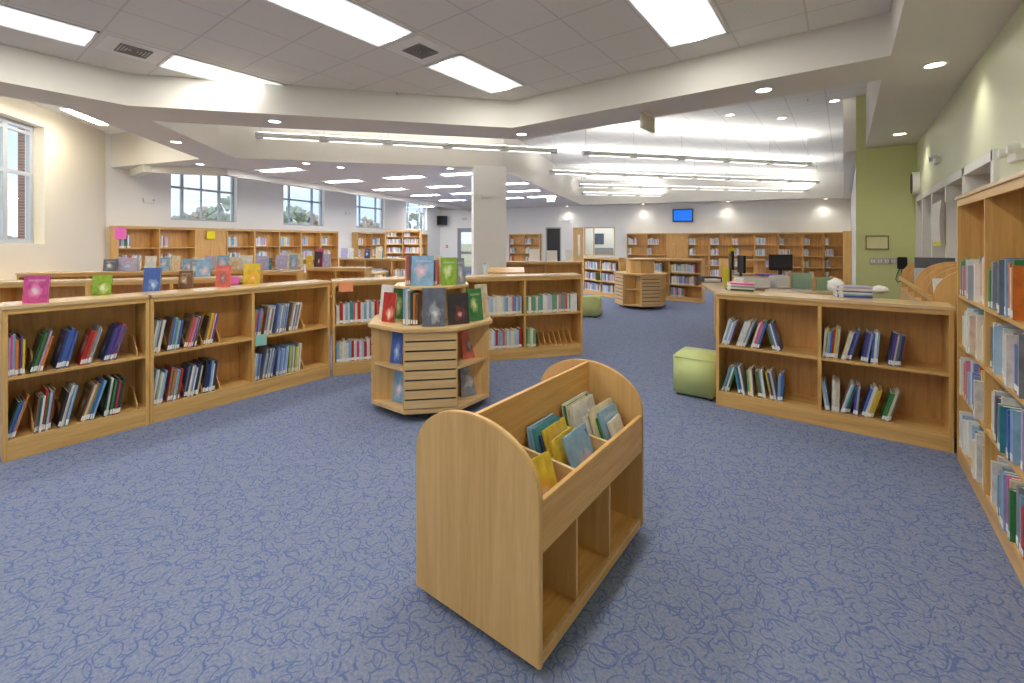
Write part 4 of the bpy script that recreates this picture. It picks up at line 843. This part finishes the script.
# ------------------------------------------------------------------ circulation desk
dk = empty('circulation_desk', (0, 0, 0), 0, 'curved oak circulation desk behind the right low bookcase', 'desk')
outer = [(-1.0, 6.3), (-1.4, 6.95), (-1.8, 7.8), (-2.08, 8.5), (-2.22, 9.1), (-2.25, 9.7)]
inner = [(-1.55, 9.75), (-1.5, 9.1), (-1.36, 8.6), (-1.12, 8.0), (-.75, 7.2), (-.4, 6.6)]
MB().prism(outer+inner, .91, .95).build('counter', OAKT, dk, bevel=.006)
sh = lambda pts, dx: [(x+dx, y) for x, y in pts]
MB().prism(sh(outer, .22)+[(x+.26, y) for x, y in reversed(sh(outer, 0))], .0, .91).build('front_panel', OAKV, dk)
for y0_ in (7.2, 8.3, 9.3): MB().box(-1.55, -1.25, y0_+.6, y0_+.63, 0, .91).build('pedestal', OAKV, dk)
# inner work desk
wd = table('work_table', (-1.25, 9.9, 0), rad(15), 1.3, .7, .74, OAKT, 'oak work table behind the circulation desk')
def monitor(px, Z, zt, w, h, yaw, label, base):
    e = empty('computer_monitor', tuple(CW(px, Z, base)), rad(36.87+yaw), label, 'computer monitor'); t = zt-base
    bz = MB().box(-w/2, w/2, -.02, .02, t-h, t).build('bezel', BLACK, e, bevel=.006); MB().box(-w/2+.02, w/2-.02, -.023, -.019, t-h+.03, t-.02).build('screen', plain('monitor_glass', (58, 62, 68), .2), bz)
    MB().box(-.03, .03, .0, .03, .02, t-h+.05).build('neck', DARK, e); MB().prism([(math.cos(2*PI*i/16)*.11, math.sin(2*PI*i/16)*.08) for i in range(16)], 0, .02).build('foot', DARK, e)
monitor(780.5, 7.9, 1.49, .41, .28, 0, 'black computer monitor facing the room on the circulation desk', .952)
monitor(741.5, 7.7, 1.48, .36, .30, 78, 'black monitor seen edge-on on the circulation desk', .952)
monitor(731.5, 8.1, 1.55, .36, .34, 70, 'grey monitor turned away at the curved desk end', .952)
YG = plain('highlighter_yellow', (214, 226, 40), .4)
o = MB().prism([(-.035, 0), (.035, 0), (.03, .34), (-.03, .34)], -.01, .01, 'xz').build('desk_sign', YG); o.matrix_world = MR(CW(726, 7.3, .952), rad(36.87)); tag(o, 'tall narrow yellow-green sign standing on the circulation desk', 'sign')
o = MB().box(-.05, .05, -.005, .005, 0, .11).build('sticky_note', YELP); o.matrix_world = MR(CW(731.5, 8.07, 1.50), rad(36.87)); tag(o, 'yellow note stuck on top of the grey monitor', 'note')
def pr(px, Z, z, w, d_, h, label, mat=WPLAS):
    e = empty('desktop_printer', tuple(CW(px, Z, z)), rad(36.87), label, 'printer'); MB().box(-w/2, w/2, 0, d_, 0, h).build('body', mat, e, bevel=.015); MB().box(-w/2+.03, w/2-.03, -.05, .01, .02, .035).build('paper_tray', PAPER, e); MB().box(-w/2+.04, w/2-.04, .05, d_-.05, h, h+.012).build('lid', plain('printer_grey', (200, 202, 206)), e)
pr(757, 7.2, .952, .44, .32, .17, 'low white printer on the circulation desk left of the black monitor'); pr(783, 7.25, .952, .24, .22, .2, 'small pale printer under the black monitor')
o = MB().box(-.13, .13, -.1, .1, 0, .03).build('folder', plain('purple_card', (120, 92, 190))); o.matrix_world = MR(CW(767, 7.6, 1.135), rad(36.87)); tag(o, 'purple folder lying on the white printer', 'folder')
pt = empty('paper_tray', tuple(CW(713, 8.4, .952)), rad(36.87), 'grey letter tray holding white papers at the curved desk end', 'paper tray')
MB().box(-.17, .17, 0, .24, 0, .008).box(-.17, -.162, 0, .24, 0, .09).box(.162, .17, 0, .24, 0, .09).box(-.17, .17, .232, .24, 0, .09).build('tray', DARK, pt); MB().box(-.15, .15, .01, .22, .008, .05).build('papers', PAPER, pt)
br_ = empty('book_truck', tuple(CW(747, 9.4, 0)), rad(36.87), 'oak book truck behind the edge-on monitor', 'book truck')
MB().box(-.4, -.37, 0, .4, .12, 1.35).box(.37, .4, 0, .4, .12, 1.35).build('side_panel', OAKV, br_)
for z_ in (.2, .6, 1.0, 1.3): MB().box(-.37, .37, 0, .4, z_, z_+.025).build('shelf', OAKH, br_)
for x_ in (-.34, .34):
    for y_ in (.05, .35): MB().cyl((x_-.012, y_, .05), (x_+.012, y_, .05), .05, 14).box(x_-.015, x_+.015, y_-.015, y_+.015, .05, .2).build('caster', BLACK, br_)
# green chairs
def chair(px, Z, yaw, label):
    e = empty('office_chair', tuple(CW(px, Z, 0)), rad(36.87+yaw), label, 'chair', 'green cushioned chairs'); GC = plain('green_fabric', (164, 194, 166), .8)
    MB().box(-.24, .24, -.22, .24, .42, .49).build('seat', GC, e, bevel=.015); MB().box(-.22, .22, .2, .25, .62, .98).build('backrest', GC, e, bevel=.015)
    for s in (-1, 1):
        MB().box(s*.26-.02, s*.26+.02, -.22, .26, .62, .66).build('armrest', OAKH, e); MB().box(s*.26-.02, s*.26+.02, -.22, -.17, 0, .62).build('leg', OAKV, e); MB().box(s*.26-.02, s*.26+.02, .21, .26, 0, 1.0).build('leg', OAKV, e)
chair(812, 9.3, 200, 'green cushioned wooden chair behind the desk monitor'); chair(797, 10.6, 170, 'green cushioned wooden chair farther behind the desk monitor')
# piles on the right case
def pile(px, py, n, w, d_, cols, label, yaw=0, z=1.192, ts=(.012, .022)):
    Z = (EYE-z)*FPX/(py-HOR); p = CW(px, Z, z); zz = z
    for i in range(n):
        t = random.uniform(*ts); M = Matrix.Translation((p.x, p.y, zz+t/2+.0005)) @ Matrix.Rotation(rad(yaw+random.uniform(-7, 7)), 4, 'Z') @ Matrix.Rotation(PI/2, 4, 'Y') @ Matrix.Translation((0, -d_/2, -w/2))
        add_book(M, t, d_, w, cols[i % len(cols)], '%s book, %s from the bottom of %s' % (cols[i % len(cols)], ORD[i], label), 'books in '+label, face=False); BOOKS[-1]['size'] *= 8; zz += t+.001
pile(741, 290, 5, .27, .2, ['dark green', 'white', 'grey', 'white', 'pink'], 'the pile by the desk end', 5)
pile(852, 296.5, 6, .27, .21, ['blue', 'light blue', 'white', 'blue', 'white', 'lilac'], 'the blue pile on the right low bookcase', 8)
def lump(px, py, z, r, mat, name, label, cat, sq=.7):
    Z = (EYE-z)*FPX/(py-HOR); p = CW(px, Z, z+r*sq); bm = bmesh.new(); bmesh.ops.create_icosphere(bm, subdivisions=3, radius=r)
    for v in bm.verts:
        q2 = v.co.normalized(); v.co = q2*r*(1+.12*math.sin(9*q2.x+3)*math.cos(8*q2.y)+.08*math.sin(14*q2.z)); v.co.z = max(v.co.z*sq, -r*sq*.98)
    me = bpy.data.meshes.new(name); bm.to_mesh(me); bm.free(); me.materials.append(mat); o = bpy.data.objects.new(name, me); C.objects.link(o); o.location = p; tag(o, label, cat)
    for f in me.polygons: f.use_smooth = True
lump(836, 293, 1.192, .075, PAPER, 'paper_bag', 'crumpled white paper bag left of the blue book pile', 'bag', 1.0)
lump(880, 294, 1.192, .07, PAPER, 'plastic_bag', 'crumpled white plastic bag near the green wall phone', 'bag', .6)
# wall things on the green wall
YG_ = 10.9
def ongreen(px, py): x = along(px, (0, YG_), (1, 0)); return Vector((x, YG_, hz(py, depth((x, YG_)))))
p = ongreen(877, 242.5); e = empty('framed_certificate', tuple(p), 0, 'small gold framed certificate on the green wall', 'picture frame')
MB().box(-.17, .17, -.02, 0, -.13, -.115).box(-.17, .17, -.02, 0, .115, .13).box(-.17, -.155, -.02, 0, -.13, .13).box(.155, .17, -.02, 0, -.13, .13).build('frame', plain('bronze', (130, 116, 70), .4), e); MB().box(-.155, .155, -.01, 0, -.115, .115).build('certificate', plain('cream_paper', (232, 228, 176)), e)
for i, px in enumerate((873, 880, 887, 893)):
    p = ongreen(px, 261); e = empty('switch_plate', tuple(p), 0, 'grey wall switch plate, %s of four under the framed certificate' % ORD[i], 'light switch', 'switch plates on the green wall')
    MB().box(-.055, .055, -.008, 0, -.06, .06).build('plate', plain('switch_grey', (196, 198, 190)), e, bevel=.002)
    for a_ in (-.03, .008): MB().box(a_, a_+.022, -.014, -.008, -.03, .03).build('rocker', WPLAS, e)
p = ongreen(902, 263); e = empty('wall_phone', tuple(p), 0, 'black wall telephone with hanging cord on the green wall', 'telephone')
MB().box(-.07, .07, -.05, 0, -.11, .11).build('body', BLACK, e, bevel=.01); MB().box(-.065, -.015, -.09, -.05, -.11, .11).build('handset', BLACK, e, bevel=.012)
MB().tube([(-.04+.0, -.06, -.11), (-.07, -.05, -.2), (-.09, -.04, -.3), (-.06, -.04, -.36), (-.01, -.04, -.33), (.0, -.04, -.22), (-.01, -.04, -.11)], .006, 6).build('cord', BLACK, e)
# hanging chart paper near the frame
yy = along(940, (RX-.05, 0), (0, 1)); Zc = depth((RX-.05, yy))
e = empty('chart_paper', (RX-.05, yy, hz(202, Zc)), 0, 'white chart paper with yellow lower edge hanging from the white frame', 'paper chart')
Hc = hz(202, Zc)-hz(246, Zc); n = 10; vs = []; fs_ = []
for i in range(n+1):
    f = i/n; off = -.03*math.sin(f*PI*.8)*(1-f*.4)-.02
    for j, y_ in enumerate((-.55+.28*f, .42-.1*f)): vs.append((off-.02*j*(1-f), -y_, -Hc*f)); 
for i in range(n): fs_.append((2*i, 2*i+1, 2*i+3, 2*i+2))
mb = MB(); mb.poly(vs, fs_[:-1], 0).poly([vs[-4], vs[-3], vs[-1], vs[-2]], [(0, 1, 3, 2)] if False else [(0, 1, 2, 3)], 1); o = mb.build('sheet', [PAPER, plain('yellow_edge', (226, 222, 60))], e); sm_ = o.modifiers.new('thickness', 'SOLIDIFY'); sm_.thickness = .003
# curved magazine display
mg = empty('magazine_rack', (0, 0, 0), 0, 'maple magazine rack with rounded dividers along the right wall', 'magazine rack')
x0_, x1_ = .62, 1.0
ys = [5.5, 5.9, 6.3, 6.85, 7.5, 8.3]
for y_ in ys:
    pts = [(x0_, .0), (x1_, 0), (x1_, 1.5)]+[(x1_-.04-.32*math.sin(PI/2*i/8), 1.5-.27*(1-math.cos(PI/2*i/8))) for i in range(9)]
    MB().prism(pts, y_-.012, y_+.012, 'xz').build('divider', MAPV, mg)
MB().box(x0_+.01, x1_, ys[0], ys[-1], 1.06, 1.085).build('shelf', MAPX, mg); MB().box(x0_, x0_+.02, ys[0], ys[-1], .06, 1.06).build('front_panel', MAPV, mg); MB().box(x0_-.012, x0_+.012, ys[0]-.02, ys[-1]+.02, 1.19, 1.235).build('front_rail', MAPY, mg); MB().box(x1_-.02, x1_, ys[0], ys[-1], .0, 1.46).build('back_panel', MAPV, mg)
def mag(y_, x_, w_, h_, mat, label, lean=14, z=1.09, yaw=0, t=.02):
    o = MB().box(-w_/2, w_/2, -t/2, t/2, 0, h_).build('magazine', mat); o.matrix_world = Matrix.Translation((x_, y_, z)) @ Matrix.Rotation(rad(yaw), 4, 'Z') @ Matrix.Rotation(rad(-lean), 4, 'X'); tag(o, label, 'magazine')
SL = plain('slate_cover', (84, 88, 96), .3, var=.3, scale=14)
mag(7.0, .83, .34, .45, SL, 'large dark magazine leaning at the far end of the rack', 10, t=.05); mag(6.95, .80, .30, .33, plain('grey_page', (188, 192, 200), .4, var=.25, scale=20), 'grey magazine in front of the dark one in the rack', 12); mag(5.72, .80, .24, .30, plain('stripe_page', (226, 228, 232), .4, var=.3, scale=26), 'white printed leaflet in the middle of the rack', 20, yaw=8)
# grey trash / small things near far door
e = empty('fire_pull', tuple(onfar(447, 246.5)), GA, 'small red fire pull station beside the glass door', 'fire alarm'); MB().box(-.06, .06, -.03, 0, -.08, .08).build('housing', RED, e, bevel=.004); MB().box(-.04, .04, -.04, -.03, -.02, .02).build('lever', WPLAS, e)
# cards on window wall shelves
for px, py0, py1, m_, lb in ((120.5, 227.5, 239, PINKP, 'pink'), (211, 231, 239, YELP, 'yellow')):
    p = P0-gd*(-.02)+ge*0; s = along(px, (P0+gd*.025), ge); p = P0+gd*.025+ge*s; Z = depth(p)
    o = MB().box(-.12, .12, -.002, .002, hz(py1, Z), hz(py0, Z)).build('shelf_card', m_); o.matrix_world = MR(p, GA+PI/2); tag(o, '%s paper hung on a tall window wall bookcase' % lb, 'sign')
for i, (px, py0, py1) in enumerate(((334, 243, 250), (318, 257.5, 265))): pass

# ------------------------------------------------------------------ turn waiting books into objects
def unit_cover(): 
    return MB().box(-.5, -.42, 0, 1, 0, 1).box(.42, .5, 0, 1, 0, 1).box(-.42, .42, 0, .05, 0, 1)
PG = plain('page_edges', (238, 232, 214), .8, var=.06, scale=40)
um = {}
page_me = MB().box(-.42, .42, .05, .965, .012, .985).mesh('page_block', PG)
label_me = MB().box(-.47, .47, -.006, .0, .04, .17).mesh('spine_label', plain('label_white', (240, 242, 240), .5))
LIMIT = 330
BOOKS.sort(key=lambda b: -b['size'])
shown = [b for b in BOOKS if b['face']]+[b for b in BOOKS if not b['face']][:LIMIT]
rest = [b for b in BOOKS if not b['face']][LIMIT:]
def put(b):
    if b['col'] not in um: um[b['col']] = unit_cover().mesh('book_cover', cover(b['col']))
    o = bpy.data.objects.new('picture_book' if b['face'] else 'book', um[b['col']]); C.objects.link(o)
    o.matrix_world = b['M'] @ Matrix.Diagonal((b['t'], b['d'], b['h'], 1)); tag(o, b['label'], 'book', b['group'])
    pg = bpy.data.objects.new('page_block', page_me); C.objects.link(pg); pg.parent = o
    if not b['face']:
        lb = bpy.data.objects.new('spine_label', label_me); C.objects.link(lb); lb.parent = o
for b in shown: put(b)
cols_ = sorted(PAL); mb = MB()
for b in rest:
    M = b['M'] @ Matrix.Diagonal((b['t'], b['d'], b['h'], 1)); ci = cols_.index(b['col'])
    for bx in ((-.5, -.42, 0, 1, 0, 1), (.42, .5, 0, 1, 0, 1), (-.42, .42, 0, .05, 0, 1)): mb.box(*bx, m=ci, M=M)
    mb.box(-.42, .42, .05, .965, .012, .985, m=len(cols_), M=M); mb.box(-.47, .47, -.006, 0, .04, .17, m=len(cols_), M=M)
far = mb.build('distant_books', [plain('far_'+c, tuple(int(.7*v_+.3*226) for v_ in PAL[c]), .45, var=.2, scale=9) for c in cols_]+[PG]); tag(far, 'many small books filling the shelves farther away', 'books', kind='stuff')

# ------------------------------------------------------------------ camera and view
cam = bpy.data.cameras.new('camera'); co = bpy.data.objects.new('camera', cam); C.objects.link(co)
co.location = (0, 0, EYE); co.rotation_euler = (PI/2, 0, math.atan2(.6, .8))
cam.sensor_width = 36; cam.lens = FPX/1024*36; cam.shift_y = -(341.5-HOR)/1024; cam.clip_end = 900; cam.clip_start = .05
sc = bpy.context.scene; sc.camera = co
sc.view_settings.view_transform = 'Standard'; sc.view_settings.look = 'None'; sc.view_settings.exposure = .95; sc.view_settings.gamma = 1
sc.cycles.use_denoising = True; sc.cycles.max_bounces = 8; sc.cycles.diffuse_bounces = 5; sc.cycles.sample_clamp_indirect = 6
